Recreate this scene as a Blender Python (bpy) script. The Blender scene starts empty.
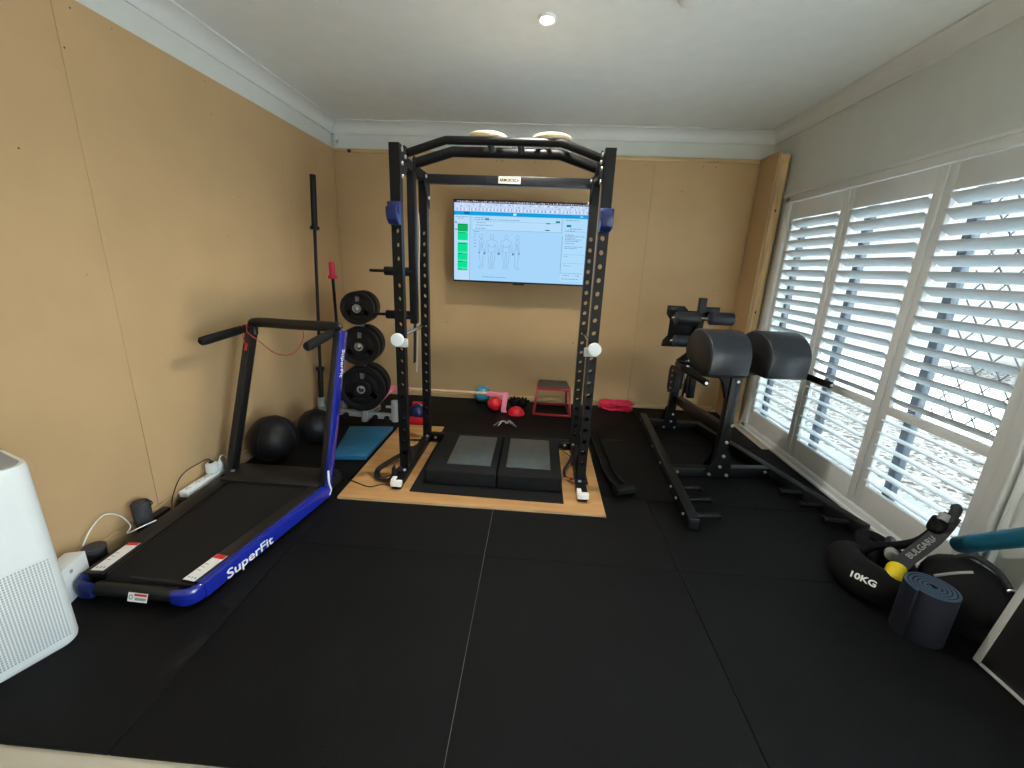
import bpy, bmesh, math, random
from mathutils import Matrix, Vector, noise
random.seed(7)
C = bpy.context.scene.collection
V = Vector
PI = math.pi
rad = math.radians

# ---------------------------------------------------------------- materials
def srgb(r, g, b):
    f = lambda c: (c/255/12.92) if c/255 <= 0.04045 else ((c/255+0.055)/1.055)**2.4
    return (f(r), f(g), f(b))

def mat(name, col, rough=0.5, metal=0.0, var=0.0, vscale=8.0, bump=0.0, bscale=60.0, spec=0.5, coat=0.0, col2=None, stretch=None):
    m = bpy.data.materials.new(name); m.use_nodes = True
    nt = m.node_tree; b = nt.nodes['Principled BSDF']
    b.inputs['Roughness'].default_value = rough
    b.inputs['Metallic'].default_value = metal
    b.inputs['Specular IOR Level'].default_value = spec
    b.inputs['Coat Weight'].default_value = coat
    tc = nt.nodes.new('ShaderNodeTexCoord')
    vec = tc.outputs['Object']
    if stretch:
        mp = nt.nodes.new('ShaderNodeMapping'); mp.inputs['Scale'].default_value = stretch
        nt.links.new(vec, mp.inputs['Vector']); vec = mp.outputs['Vector']
    n = nt.nodes.new('ShaderNodeTexNoise'); n.inputs['Scale'].default_value = vscale
    n.inputs['Detail'].default_value = 5.0
    nt.links.new(vec, n.inputs['Vector'])
    r = nt.nodes.new('ShaderNodeValToRGB')
    c2 = col2 if col2 else tuple(min(1, c*(1+var)) for c in col)
    c1 = col if col2 else tuple(c*(1-var) for c in col)
    r.color_ramp.elements[0].color = (*c1, 1); r.color_ramp.elements[1].color = (*c2, 1)
    r.color_ramp.elements[0].position = 0.32; r.color_ramp.elements[1].position = 0.68
    nt.links.new(n.outputs['Fac'], r.inputs['Fac']); nt.links.new(r.outputs['Color'], b.inputs['Base Color'])
    if bump:
        n2 = nt.nodes.new('ShaderNodeTexNoise'); n2.inputs['Scale'].default_value = bscale; n2.inputs['Detail'].default_value = 3
        nt.links.new(vec, n2.inputs['Vector'])
        bp = nt.nodes.new('ShaderNodeBump'); bp.inputs['Strength'].default_value = bump; bp.inputs['Distance'].default_value = 0.004
        nt.links.new(n2.outputs['Fac'], bp.inputs['Height']); nt.links.new(bp.outputs['Normal'], b.inputs['Normal'])
    return m

def emit(name, col, strength=1.0):
    m = bpy.data.materials.new(name); m.use_nodes = True
    nt = m.node_tree; nt.nodes.clear()
    e = nt.nodes.new('ShaderNodeEmission'); e.inputs['Color'].default_value = (*col, 1); e.inputs['Strength'].default_value = strength
    o = nt.nodes.new('ShaderNodeOutputMaterial'); nt.links.new(e.outputs[0], o.inputs[0])
    return m

def rubber_mat():
    m = mat('rubber_floor', (0.0042, 0.0044, 0.0050), 0.56, var=0.2, vscale=3.0, bump=0.6, bscale=260, spec=0.13)
    nt = m.node_tree; b = nt.nodes['Principled BSDF']
    tc = nt.nodes.new('ShaderNodeTexCoord')
    vo = nt.nodes.new('ShaderNodeTexVoronoi'); vo.inputs['Scale'].default_value = 300
    nt.links.new(tc.outputs['Object'], vo.inputs['Vector'])
    lt = nt.nodes.new('ShaderNodeMath'); lt.operation = 'LESS_THAN'; lt.inputs[1].default_value = 0.16
    nt.links.new(vo.outputs['Distance'], lt.inputs[0])
    wn = nt.nodes.new('ShaderNodeMath'); wn.operation = 'MULTIPLY'; wn.inputs[1].default_value = 0.35
    nt.links.new(lt.outputs[0], wn.inputs[0])
    mx = nt.nodes.new('ShaderNodeMix'); mx.data_type = 'RGBA'
    old = b.inputs['Base Color'].links[0].from_socket
    nt.links.new(wn.outputs[0], mx.inputs[0]); nt.links.new(old, mx.inputs[6]); mx.inputs[7].default_value = (0.014, 0.019, 0.024, 1)
    nt.links.new(mx.outputs[2], b.inputs['Base Color'])
    return m

def glass_mat():
    m = bpy.data.materials.new('window_glass'); m.use_nodes = True
    nt = m.node_tree; nt.nodes.clear()
    t = nt.nodes.new('ShaderNodeBsdfTransparent'); t.inputs[0].default_value = (0.93, 0.97, 0.97, 1)
    g = nt.nodes.new('ShaderNodeBsdfGlossy'); g.inputs['Roughness'].default_value = 0.02
    fr = nt.nodes.new('ShaderNodeFresnel'); fr.inputs['IOR'].default_value = 1.45
    mx = nt.nodes.new('ShaderNodeMixShader'); o = nt.nodes.new('ShaderNodeOutputMaterial')
    ge = nt.nodes.new('ShaderNodeNewGeometry'); ma = nt.nodes.new('ShaderNodeMath'); ma.operation = 'MULTIPLY_ADD'
    ma.inputs[1].default_value = 1/1.45-1.45; ma.inputs[2].default_value = 1.45
    nt.links.new(ge.outputs['Backfacing'], ma.inputs[0]); nt.links.new(ma.outputs[0], fr.inputs['IOR'])
    nt.links.new(fr.outputs[0], mx.inputs[0]); nt.links.new(t.outputs[0], mx.inputs[1]); nt.links.new(g.outputs[0], mx.inputs[2])
    nt.links.new(mx.outputs[0], o.inputs[0])
    return m

def gravel_mat():
    m = mat('gravel', (0.30, 0.24, 0.18), 0.9)
    nt = m.node_tree; b = nt.nodes['Principled BSDF']
    tc = nt.nodes.new('ShaderNodeTexCoord')
    vo = nt.nodes.new('ShaderNodeTexVoronoi'); vo.inputs['Scale'].default_value = 30
    nt.links.new(tc.outputs['Object'], vo.inputs['Vector'])
    r = nt.nodes.new('ShaderNodeValToRGB')
    e = r.color_ramp.elements
    e[0].color = (0.10, 0.07, 0.05, 1); e[1].color = (0.66, 0.63, 0.60, 1)
    e[0].position = 0.1; e[1].position = 0.8
    sp = nt.nodes.new('ShaderNodeSeparateColor')
    nt.links.new(vo.outputs['Color'], sp.inputs[0]); nt.links.new(sp.outputs[0], r.inputs[0])
    nt.links.new(r.outputs[0], b.inputs['Base Color'])
    return m

M = {
 'mdf': mat('mdf_board', (0.525, 0.355, 0.185), 0.62, var=0.035, vscale=3.0, bump=0.15, bscale=90, spec=0.3),
 'pine': mat('pine_timber', (0.62, 0.43, 0.22), 0.6, var=0.25, vscale=5, stretch=(6, 6, .6)),
 'pine_h': mat('pine_batten', (0.60, 0.42, 0.22), 0.6, var=0.2, vscale=5, stretch=(.6, .6, 8)),
 'pine_flat': mat('pine_skirting', (0.42, 0.29, 0.15), 0.6, var=0.08, vscale=4),
 'plaster': mat('painted_plaster', (0.66, 0.69, 0.66), 0.7, var=0.02),
 'ceiling': mat('ceiling_paint', (0.78, 0.83, 0.845), 0.75, var=0.02),
 'gloss_white': mat('shutter_white', (0.72, 0.74, 0.74), 0.35, var=0.01),
 'louvre_white': mat('louvre_white', (0.64, 0.70, 0.74), 0.35, var=0.01),
 'alu': mat('dark_aluminium', (0.10, 0.12, 0.15), 0.4, metal=0.3, var=0.05),
 'grille': mat('security_grille', (0.10, 0.10, 0.11), 0.5),
 'glass': glass_mat(),
 'rubber': rubber_mat(),
 'tile': mat('beige_tile', (0.50, 0.455, 0.36), 0.4, var=0.05, vscale=2),
 'black_metal': mat('black_powder_coat', (0.005, 0.005, 0.006), 0.42, var=0.15, vscale=30, spec=0.25),
 'grey_black': mat('charcoal_powder_coat', (0.009, 0.010, 0.012), 0.36, var=0.12, vscale=30, spec=.38),
 'bolt': mat('zinc_bolt', (0.62, 0.62, 0.62), 0.3, metal=0.85),
 'chrome': mat('chrome_rod', (0.75, 0.75, 0.76), 0.18, metal=1.0),
 'blue_plastic': mat('blue_plastic', (0.007, 0.015, 0.095), 0.35, var=0.1),
 'blue_paint': mat('blue_gloss_paint', (0.008, 0.018, 0.27), 0.18, coat=0.7, var=0.05),
 'white_plastic': mat('white_plastic', (0.74, 0.78, 0.78), 0.4, var=0.01),
 'white_label': mat('white_label', (0.80, 0.80, 0.78), 0.5),
 'red_label': mat('red_label', (0.60, 0.03, 0.02), 0.5),
 'black_plastic': mat('black_plastic', (0.006, 0.006, 0.007), 0.45, var=0.1),
 'belt': mat('treadmill_belt', (0.006, 0.006, 0.0065), 0.75, spec=.25, var=0.15, bump=0.2, bscale=300),
 'foam': mat('black_foam', (0.006, 0.006, 0.0065), 0.8, spec=.25, bump=0.3, bscale=200),
 'vinyl': mat('black_vinyl', (0.024, 0.030, 0.039), 0.30, var=0.1, bump=0.1, bscale=250),  # base colour lifted bluish to stand in for window sheen on the pads
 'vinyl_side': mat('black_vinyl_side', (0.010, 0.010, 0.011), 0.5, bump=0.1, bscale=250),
 'cast_iron': mat('rubber_plate', (0.006, 0.006, 0.007), 0.48, var=0.15, vscale=25, spec=.28),
 'grey_paint': mat('grey_powder_coat', (0.33, 0.35, 0.35), 0.45, var=0.05),
 'ply': mat('plywood', (0.42, 0.21, 0.07), 0.55, vscale=2.5, col2=(0.55, 0.31, 0.12), stretch=(1.0, 7, 4)),
 'ply_edge': mat('plywood_edge', (0.55, 0.40, 0.22), 0.7, vscale=8, col2=(0.36, 0.22, 0.10), stretch=(.5, .5, 40)),
 'steel_top': mat('force_plate_top', (0.10, 0.115, 0.11), 0.38, metal=0.4, var=0.12, vscale=14, bump=0.1, bscale=120),
 'blue_mat': mat('blue_mat', (0.015, 0.11, 0.24), 0.4, vscale=6, col2=(0.03, 0.19, 0.36), stretch=(1, 6, 1)),
 'red_plastic': mat('red_plastic', (0.62, 0.015, 0.025), 0.4, var=0.08),
 'red_metal': mat('red_powder_coat', (0.28, 0.018, 0.024), 0.4, var=0.1),
 'red_ball': mat('red_rubber', (0.70, 0.012, 0.03), 0.3, var=0.05),
 'pink': mat('pink_plastic', (0.80, 0.22, 0.33), 0.45, var=0.04),
 'band_red': mat('red_latex', (0.66, 0.02, 0.08), 0.4, var=0.25, vscale=14),
 'cyan': mat('blue_ball_vinyl', (0.05, 0.30, 0.48), 0.3, var=0.08, vscale=4),
 'dowel': mat('pine_dowel', (0.66, 0.47, 0.27), 0.5, var=0.1),
 'step_top': mat('step_grip_top', (0.06, 0.05, 0.04), 0.8, var=0.2, vscale=40, bump=.4),
 'strap': mat('black_webbing', (0.010, 0.010, 0.011), 0.8, bump=0.3, bscale=300),
 'cord_white': mat('white_cord', (0.75, 0.74, 0.70), 0.6),
 'cord_black': mat('black_cord', (0.012, 0.012, 0.012), 0.6),
 'red_cord': mat('red_cord', (0.55, 0.05, 0.03), 0.5),
 'wood_ring': mat('birch_ring', (0.74, 0.58, 0.38), 0.45, var=0.12, vscale=10),
 'navy': mat('navy_foam', (0.0025, 0.0045, 0.015), 0.7, var=0.2, bump=0.2, bscale=150),
 'navy_end': mat('navy_foam_end', (0.035, 0.065, 0.11), 0.7, var=0.2),
 'nylon': mat('black_nylon', (0.004, 0.004, 0.005), 0.8, var=0.2, bump=0.3, bscale=120, spec=.2),
 'nylon_grey': mat('dark_grey_webbing', (0.018, 0.021, 0.024), 0.65, var=0.2, bump=0.2, bscale=160),
 'yellow': mat('yellow_vinyl', (0.75, 0.55, 0.01), 0.4),
 'teal': mat('teal_foam', (0.01, 0.14, 0.24), 0.5, var=0.12, vscale=12),
 'grey_fabric': mat('speaker_fabric', (0.035, 0.036, 0.040), 0.8, bump=0.4, bscale=300),
 'grey_plastic': mat('grey_plastic', (0.28, 0.29, 0.29), 0.5),
 'light_grey': mat('pale_grey_plastic', (0.50, 0.51, 0.50), 0.5),
 'plate_silver': mat('silver_badge', (0.52, 0.52, 0.46), 0.4),
 'patio': mat('patio_concrete', (0.50, 0.51, 0.51), 0.8, var=0.12, vscale=5),
 'gravel': gravel_mat(),
 'fence': mat('pale_fence', (0.62, 0.60, 0.58), 0.8, var=0.1),
 'brick_pink': mat('pink_render', (0.70, 0.40, 0.38), 0.8, var=0.1),
 'leaf': mat('green_leaves', (0.10, 0.24, 0.07), 0.6, var=0.5, vscale=6),
 'scuff': mat('dust_scuff', (0.011, 0.0108, 0.0105), 0.9, spec=.2, var=0.5, vscale=12),
}

# ---------------------------------------------------------------- mesh builder
def frame_from(d, up=V((0, 0, 1))):
    d = d.normalized()
    if abs(d.dot(up)) > 0.99: up = V((0, 1, 0)) if abs(d.y) < 0.9 else V((1, 0, 0))
    x = up.cross(d).normalized(); y = d.cross(x).normalized()
    return x, y, d       # x = sideways, y = up-ish, d = forward

class MB:
    def __init__(s): s.bm = bmesh.new()
    def _merge(s, b2, mtx):
        b2.transform(mtx)
        me = bpy.data.meshes.new('tmp'); b2.to_mesh(me); b2.free(); s.bm.from_mesh(me); bpy.data.meshes.remove(me)
        return s
    def box(s, c, size, rot=None, bev=0.0, seg=2):
        b = bmesh.new(); bmesh.ops.create_cube(b, size=1.0)
        bmesh.ops.scale(b, vec=V(size), verts=b.verts)
        if bev: bmesh.ops.bevel(b, geom=list(b.edges), offset=min(bev, min(size)*0.45), segments=seg, affect='EDGES', profile=0.5)
        m = Matrix.Translation(V(c)) @ (rot.to_4x4() if rot else Matrix.Identity(4))
        return s._merge(b, m)
    def bar(s, p0, p1, w, h, up=V((0, 0, 1)), bev=0.003):
        p0, p1 = V(p0), V(p1); x, y, d = frame_from(p1-p0, V(up))
        R = Matrix((x, y, d)).transposed()
        return s.box((p0+p1)/2, (w, h, (p1-p0).length), R, bev)
    def cyl(s, p0, p1, r, r2=None, seg=24, bev=0.0):
        p0, p1 = V(p0), V(p1); x, y, d = frame_from(p1-p0)
        b = bmesh.new(); L = (p1-p0).length
        bmesh.ops.create_cone(b, cap_ends=True, segments=seg, radius1=r, radius2=r if r2 is None else r2, depth=L)
        if bev:
            es = [e for e in b.edges if abs(e.verts[0].co.z-e.verts[1].co.z) < 1e-6]
            bmesh.ops.bevel(b, geom=es, offset=bev, segments=3, affect='EDGES', profile=0.5)
        R = Matrix((x, y, d)).transposed().to_4x4()
        return s._merge(b, Matrix.Translation((p0+p1)/2) @ R)
    def sphere(s, c, r, scale=(1, 1, 1), seg=32, rot=None):
        b = bmesh.new(); bmesh.ops.create_uvsphere(b, u_segments=seg, v_segments=seg//2, radius=r)
        bmesh.ops.scale(b, vec=V(scale), verts=b.verts)
        return s._merge(b, Matrix.Translation(V(c)) @ (rot.to_4x4() if rot else Matrix.Identity(4)))
    def sweep(s, pts, section, closed=False, up=V((0, 0, 1)), scales=None, fixed_up=False):
        pts = [V(p) for p in pts]; n = len(pts); b = s.bm
        tang = []
        for i in range(n):
            a = pts[(i-1) % n] if (closed or i > 0) else pts[i]
            c = pts[(i+1) % n] if (closed or i < n-1) else pts[i]
            tang.append((c-a).normalized())
        x, y, d = frame_from(tang[0], V(up)); rings = []
        for i in range(n):
            if i:
                if fixed_up: x, y, d = frame_from(tang[i], V(up))
                else:
                    q = tang[i-1].rotation_difference(tang[i]); x = q @ x; y = q @ y
            k = scales[i] if scales else 1.0
            kk = k if isinstance(k, tuple) else (k, k)
            rings.append([b.verts.new(pts[i] + x*(u*kk[0]) + y*(v*kk[1])) for u, v in section])
        m = len(section)
        for i in range(n if closed else n-1):
            A, B = rings[i], rings[(i+1) % n]
            for j in range(m):
                b.faces.new((A[j], A[(j+1) % m], B[(j+1) % m], B[j]))
        if not closed:
            b.faces.new(rings[0][::-1]); b.faces.new(rings[-1])
        return s
    def tube(s, pts, r, seg=12, closed=False, scales=None):
        return s.sweep(pts, [(r*math.cos(2*PI*k/seg), r*math.sin(2*PI*k/seg)) for k in range(seg)], closed, scales=scales)
    def strap(s, pts, w, t, up=V((0, 0, 1)), fixed_up=True):
        return s.sweep(pts, [(-w/2, -t/2), (w/2, -t/2), (w/2, t/2), (-w/2, t/2)], up=up, fixed_up=fixed_up)
    def lathe(s, prof, mtx=Matrix.Identity(4), seg=40):
        b = bmesh.new(); rings = []
        for r, z in prof:
            if r < 1e-6: rings.append([b.verts.new((0, 0, z))])
            else: rings.append([b.verts.new((r*math.cos(2*PI*k/seg), r*math.sin(2*PI*k/seg), z)) for k in range(seg)])
        for A, B in zip(rings, rings[1:]):
            if len(A) == 1 and len(B) == 1: continue
            for k in range(seg):
                k2 = (k+1) % seg
                if len(A) == 1: b.faces.new((A[0], B[k2], B[k]))
                elif len(B) == 1: b.faces.new((A[k], A[k2], B[0]))
                else: b.faces.new((A[k], A[k2], B[k2], B[k]))
        return s._merge(b, mtx)
    def prism(s, poly, depth, mtx=Matrix.Identity(4), bev=0.0, seg=2):
        b = bmesh.new(); vs = [b.verts.new((u, v, 0)) for u, v in poly]; f = b.faces.new(vs)
        r = bmesh.ops.extrude_face_region(b, geom=[f])
        bmesh.ops.translate(b, vec=(0, 0, depth), verts=[e for e in r['geom'] if isinstance(e, bmesh.types.BMVert)])
        bmesh.ops.recalc_face_normals(b, faces=b.faces)
        if bev:
            es = [e for e in b.edges if len(e.link_faces) == 2 and e.calc_face_angle(0) > 0.5]
            bmesh.ops.bevel(b, geom=es, offset=bev, segments=seg, affect='EDGES', profile=0.5)
        return s._merge(b, mtx)
    def quad(s, a, b, c, d):
        s.bm.faces.new([s.bm.verts.new(V(p)) for p in (a, b, c, d)]); return s
    def perf(s, origin, u, v, W, zs, H0, H1, r):
        """flat perforated strip: origin is the mid-width point at height 0, holes of radius r at heights zs"""
        o, u, v = V(origin), V(u), V(v); b = s.bm; N = 16
        P = lambda a, h: b.verts.new(o+u*a+v*h)
        cuts = [H0]+[(zs[i]+zs[i+1])/2 for i in range(len(zs)-1)]+[H1]
        lo_b, hi_b = zs[0]-0.03, zs[-1]+0.03
        s.quad(o-u*W/2+v*H0, o+u*W/2+v*H0, o+u*W/2+v*lo_b, o-u*W/2+v*lo_b)
        s.quad(o-u*W/2+v*hi_b, o+u*W/2+v*hi_b, o+u*W/2+v*H1, o-u*W/2+v*H1)
        for i, z in enumerate(zs):
            l = lo_b if i == 0 else cuts[i]; h = hi_b if i == len(zs)-1 else cuts[i+1]
            inner, outer = [], []
            for k in range(N):
                t = 2*PI*(k+.5)/N; c, sn = math.cos(t), math.sin(t)
                inner.append(P(r*c, z+r*sn))
                up = (h-z) if sn > 0 else (z-l)
                f = min((W/2)/abs(c), up/abs(sn))
                outer.append(P(f*c, z+f*sn))
            for k in range(N):
                b.faces.new((inner[k], outer[k], outer[(k+1) % N], inner[(k+1) % N]))
            for cu, cv in ((1, 1), (-1, 1), (-1, -1), (1, -1)):      # corner fills
                corner = P(cu*W/2, h if cv > 0 else l)
                best = sorted(range(N), key=lambda k: (outer[k].co-corner.co).length)[:2]
                try: b.faces.new((outer[best[0]], corner, outer[best[1]]))
                except ValueError: pass
        return s
    def build(s, name, material, root=None, smooth=True, angle=38):
        me = bpy.data.meshes.new(name)
        bmesh.ops.recalc_face_normals(s.bm, faces=s.bm.faces)
        if root is not None:

            s.bm.transform(MINV[root.name])
        s.bm.to_mesh(me); s.bm.free()
        me.materials.append(M[material] if isinstance(material, str) else material)
        if smooth:
            me.polygons.foreach_set('use_smooth', [True]*len(me.polygons)); me.set_sharp_from_angle(angle=rad(angle))
        o = bpy.data.objects.new(name, me); C.objects.link(o)
        if root is not None:
            o.parent = root; MINV[o.name] = MINV[root.name]
        else: MINV[o.name] = Matrix.Identity(4)
        return o

def build_each(mb, name, material, root, **k):
    """every loose piece becomes a part of its own"""
    bm = mb.bm; bm.verts.index_update(); seen = set(); islands = []
    for v in bm.verts:
        if v in seen: continue
        st = [v]; seen.add(v); isl = set()
        while st:
            a = st.pop(); isl.add(a)
            for e in a.link_edges:
                o = e.other_vert(a)
                if o not in seen: seen.add(o); st.append(o)
        islands.append(isl)
    for isl in islands:
        m2 = MB(); mp = {v: m2.bm.verts.new(v.co) for v in isl}
        for f in {f for v in isl for f in v.link_faces}: m2.bm.faces.new([mp[v] for v in f.verts])
        m2.build(name, material, root, **k)
    bm.free()

MINV = {}
def tag(o, label, cat, group=None, kind=None):
    if label: o['label'] = label
    if cat: o['category'] = cat
    if group: o['group'] = group
    if kind: o['kind'] = kind
    return o
def thing(name, loc, label, cat, group=None, rotz=0.0, kind=None):
    o = bpy.data.objects.new(name, None); C.objects.link(o)
    o.empty_display_size = 0.1
    o.location = loc; o.rotation_euler = (0, 0, rotz)
    MINV[o.name] = (Matrix.Translation(V(loc)) @ Matrix.Rotation(rotz, 4, 'Z')).inverted()
    return tag(o, label, cat, group, kind)
def solo(mb, name, material, label, cat, group=None, kind=None, loc=None, **k):
    """a thing that is one mesh, with its origin at its base"""
    if loc is not None: mb.bm.transform(Matrix.Translation(-V(loc)))
    o = mb.build(name, material, **k)
    if loc is not None: o.location = loc
    return tag(o, label, cat, group, kind)
def struct(mb, name, material, parent=None, label=None, **k):
    o = mb.build(name, material, parent, **k)
    if parent is None: o['kind'] = 'structure'; o['label'] = label or name.replace('_', ' '); o['category'] = 'room'
    return o
def copy_tree(root, loc, rotz, label, group=None):
    r = root.copy(); C.objects.link(r); r.location = loc; r.rotation_euler = (0, 0, rotz); r['label'] = label
    if group: r['group'] = group
    for ch in list(root.children):
        c = ch.copy(); C.objects.link(c); c.parent = r
        for g in list(ch.children):
            d = g.copy(); C.objects.link(d); d.parent = c
    return r
def lettering(text, size, mtx, material, root, name='lettering', depth=0.001, squeeze=1.0, shear=0.0, bold=0.0):
    cu = bpy.data.curves.new('t', 'FONT'); cu.body = text; cu.size = size; cu.align_x = 'CENTER'; cu.align_y = 'CENTER'
    cu.extrude = depth/2; cu.shear = shear; cu.offset = bold; cu.resolution_u = 3
    t = bpy.data.objects.new('t', cu); C.objects.link(t)
    dg = bpy.context.evaluated_depsgraph_get()
    me = bpy.data.meshes.new_from_object(t.evaluated_get(dg))
    bpy.data.objects.remove(t); bpy.data.curves.remove(cu)
    mb = MB(); mb.bm.from_mesh(me); bpy.data.meshes.remove(me)
    mb.bm.transform(mtx @ Matrix.Diagonal((squeeze, 1, 1, 1)))
    return mb.build(name, material, root, smooth=False)
def axes(o, x, y, z):
    x, y, z = V(x).normalized(), V(y).normalized(), V(z).normalized()
    return Matrix.Translation(V(o)) @ Matrix((x, y, z)).transposed().to_4x4()
def spline(ctrl, n=8, closed=False):
    P = [V(p) for p in ctrl]; out = []; N = len(P)
    for i in range(N if closed else N-1):
        if closed: a, b, c, d = P[i-1], P[i], P[(i+1) % N], P[(i+2) % N]
        else: a, b, c, d = P[max(i-1, 0)], P[i], P[i+1], P[min(i+2, N-1)]
        for k in range(n):
            t = k/n
            out.append(0.5*((2*b)+(c-a)*t+(2*a-5*b+4*c-d)*t*t+(3*b-a-3*c+d)*t**3))
    if not closed: out.append(P[-1])
    return out
def arc(c, r, a0, a1, n, u, v):
    c, u, v = V(c), V(u), V(v)
    return [c+u*(r*math.cos(a0+(a1-a0)*k/n))+v*(r*math.sin(a0+(a1-a0)*k/n)) for k in range(n+1)]
SKY, GLOW, SUN, LAMP, EXPO = 1.3, 8.0, 32.0, 115.0, 0.45
SCR = 0.5 ** EXPO
# ---------------------------------------------------------------- room shell
XL, XR, YB, ZC = -2.08, 2.14, 4.50, 2.74
Y0 = -1.7                                       # the room runs on behind the photographer; side opening added for daylight
struct(MB().box((0.03, 1.5, -0.062), (4.6, 6.6, 0.1)), 'floor', 'tile', label='beige tiled floor at the near edge of the rubber mats')
struct(MB().box((0.03, 1.5, ZC+0.05), (4.7, 6.6, 0.1)), 'ceiling', 'ceiling', label='white painted flat ceiling')
# plaster walls
wl = struct(MB().box((XL-0.09, 1.45, 1.36), (0.12, 6.3, 2.76)), 'wall_left', 'plaster', label='left wall lined with tan fibreboard sheets')
wb = struct(MB().box((0.03, YB+0.09, 1.36), (4.6, 0.12, 2.76)), 'wall_back', 'plaster', label='back wall lined with tan fibreboard below a white band')
wr = MB()
WY0, WY1, WZ0, WZ1 = 1.80, 4.07, 0.0, 2.12
wr.box((XR+0.06, (WY0+.62)/2, 1.36), (0.12, WY0-.62, 2.76))
wr.box((XR+0.06, (.62+Y0)/2, 2.45), (0.12, .62-Y0, .58))  # head over the unseen side opening, added to light the left wall
wr.box((XR+0.06, (WY1+4.6)/2, 1.36), (0.12, 4.6-WY1, 2.76))
wr.box((XR+0.06, (WY0+WY1)/2, (WZ1+ZC)/2+.005), (0.12, WY1-WY0, ZC-WZ1+.02))
struct(wr, 'wall_right', 'plaster', label='white right wall holding the shuttered windows')
struct(MB().box((0.03, Y0-.06, 1.36), (4.6, 0.12, 2.76)), 'wall_front', 'plaster', label='white wall behind the photographer')
# fibreboard linings
seam = 1.985
for a, b in ((Y0+.1, seam-0.0012), (seam+0.0012, 3.61), (3.612, YB-0.017)):
    MB().box((XL-0.012, (a+b)/2, 1.248), (0.016, b-a, 2.50), bev=0.0015, seg=1).build('fibreboard_sheet', 'mdf', wl)
nails = MB()
for k in range(13):
    y = random.uniform(0.9, 4.3); z = random.choice([random.uniform(2.25, 2.47), random.uniform(1.2, 2.4)])
    nails.cyl((XL-0.006, y, z), (XL-0.0035, y, z), random.uniform(.002, .0045), seg=8)
nails.build('nail_mark', 'black_plastic', wl)
for a, b in ((XL-0.015, 1.05), (1.0508, 2.013)):
    MB().box(((a+b)/2, YB+0.010, 1.25), (b-a, 0.016, 2.46), bev=0.0015, seg=1).build('fibreboard_sheet', 'mdf', wb)
nails = MB()
for k in range(22):
    x = random.uniform(-1.8, 1.8); z = random.choice([2.43, random.uniform(.4, 2.3)])
    nails.cyl((x, YB+0.0035, z), (x, YB+.0015, z), random.uniform(.003, .006), seg=8)
nails.build('nail_mark', 'black_plastic', wb)
# top batten of the back lining, bottom battens
struct(MB().box(((XL+2.01)/2, YB+0.004, 2.485), (2.01-XL, 0.028, 0.035), bev=.003), 'trim_1', 'pine_h', label='pine batten along the top of the back lining')
struct(MB().box((0.0-.05, YB-0.012, 0.029), (4.02, 0.026, 0.055), bev=.003), 'baseboard_back', 'pine_h', label='pine batten along the foot of the back wall')
struct(MB().box((XL+0.008, 2.6, 0.040), (0.018, 3.7, 0.078), bev=.003), 'baseboard_left', 'pine_flat', label='timber batten along the foot of the left wall')
# boxed return at the back right corner
wret = struct(MB().box((2.075, 4.20, 1.24), (0.078, 0.06, 2.48), bev=.003), 'wall_return', 'pine', label='boxed stub wall with a bare pine stud beside the window')
MB().box((2.022, 4.335, 1.25), (0.016, 0.33, 2.50), bev=.0015, seg=1).build('fibreboard_sheet', 'mdf', wret)
MB().box((2.085, 4.37, 1.24), (0.10, 0.26, 2.48)).build('stud', 'pine', wret)
kn = MB()
for z in (0.70, 1.12, 2.02): kn.sphere((2.06+random.uniform(-.015, .02), 4.1695, z), 0.016, (.45, .05, .9), seg=12)
kn.build('knot', mat('pine_knot', (0.05, 0.025, 0.012), .7), wret)
# cornices
def cornice(name, p0, p1, inward, label):
    prof = [(0, 0), (0.095, 0), (0.095, -0.012)] + [(0.012+0.083*(1-math.sin(t)), -0.012-0.078*(1-math.cos(t))) for t in [PI/2*k/8 for k in range(9)]][0:0]
    prof = [(0, 0), (0.095, 0), (0.095, -0.010)]
    for k in range(1, 9):
        t = PI/2*k/8
        prof.append((0.095-0.080*math.sin(t), -0.010-0.080*(1-math.cos(t))))
    prof += [(0.013, -0.102), (0, -0.102)]
    p0, p1, n = V(p0), V(p1), V(inward); d = (p1-p0)
    m = axes(p0, n, (0, 0, 1), n.cross(V((0, 0, 1))))
    L = d.length
    if n.cross(V((0, 0, 1))).dot(d) < 0: m = axes(p1, n, (0, 0, 1), n.cross(V((0, 0, 1))))
    return struct(MB().prism(prof, L, m), name, 'gloss_white', label=label, angle=30)
cornice('trim_2', (XL-.03, Y0, ZC), (XL-.03, YB+.03, ZC), (1, 0, 0), 'white cornice along the top of the left wall')
cornice('trim_3', (XL-.03, YB+.03, ZC), (XR, YB+.03, ZC), (0, -1, 0), 'white cornice along the top of the back wall')
cornice('trim_4', (XR, Y0, ZC), (XR, YB+.03, ZC), (-1, 0, 0), 'white cornice along the top of the right wall')
struct(MB().box((XR-0.006, 1.20, 0.05), (0.012, 1.12, 0.10), bev=.003), 'baseboard_right', 'gloss_white', label='white skirting at the foot of the right wall')

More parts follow.
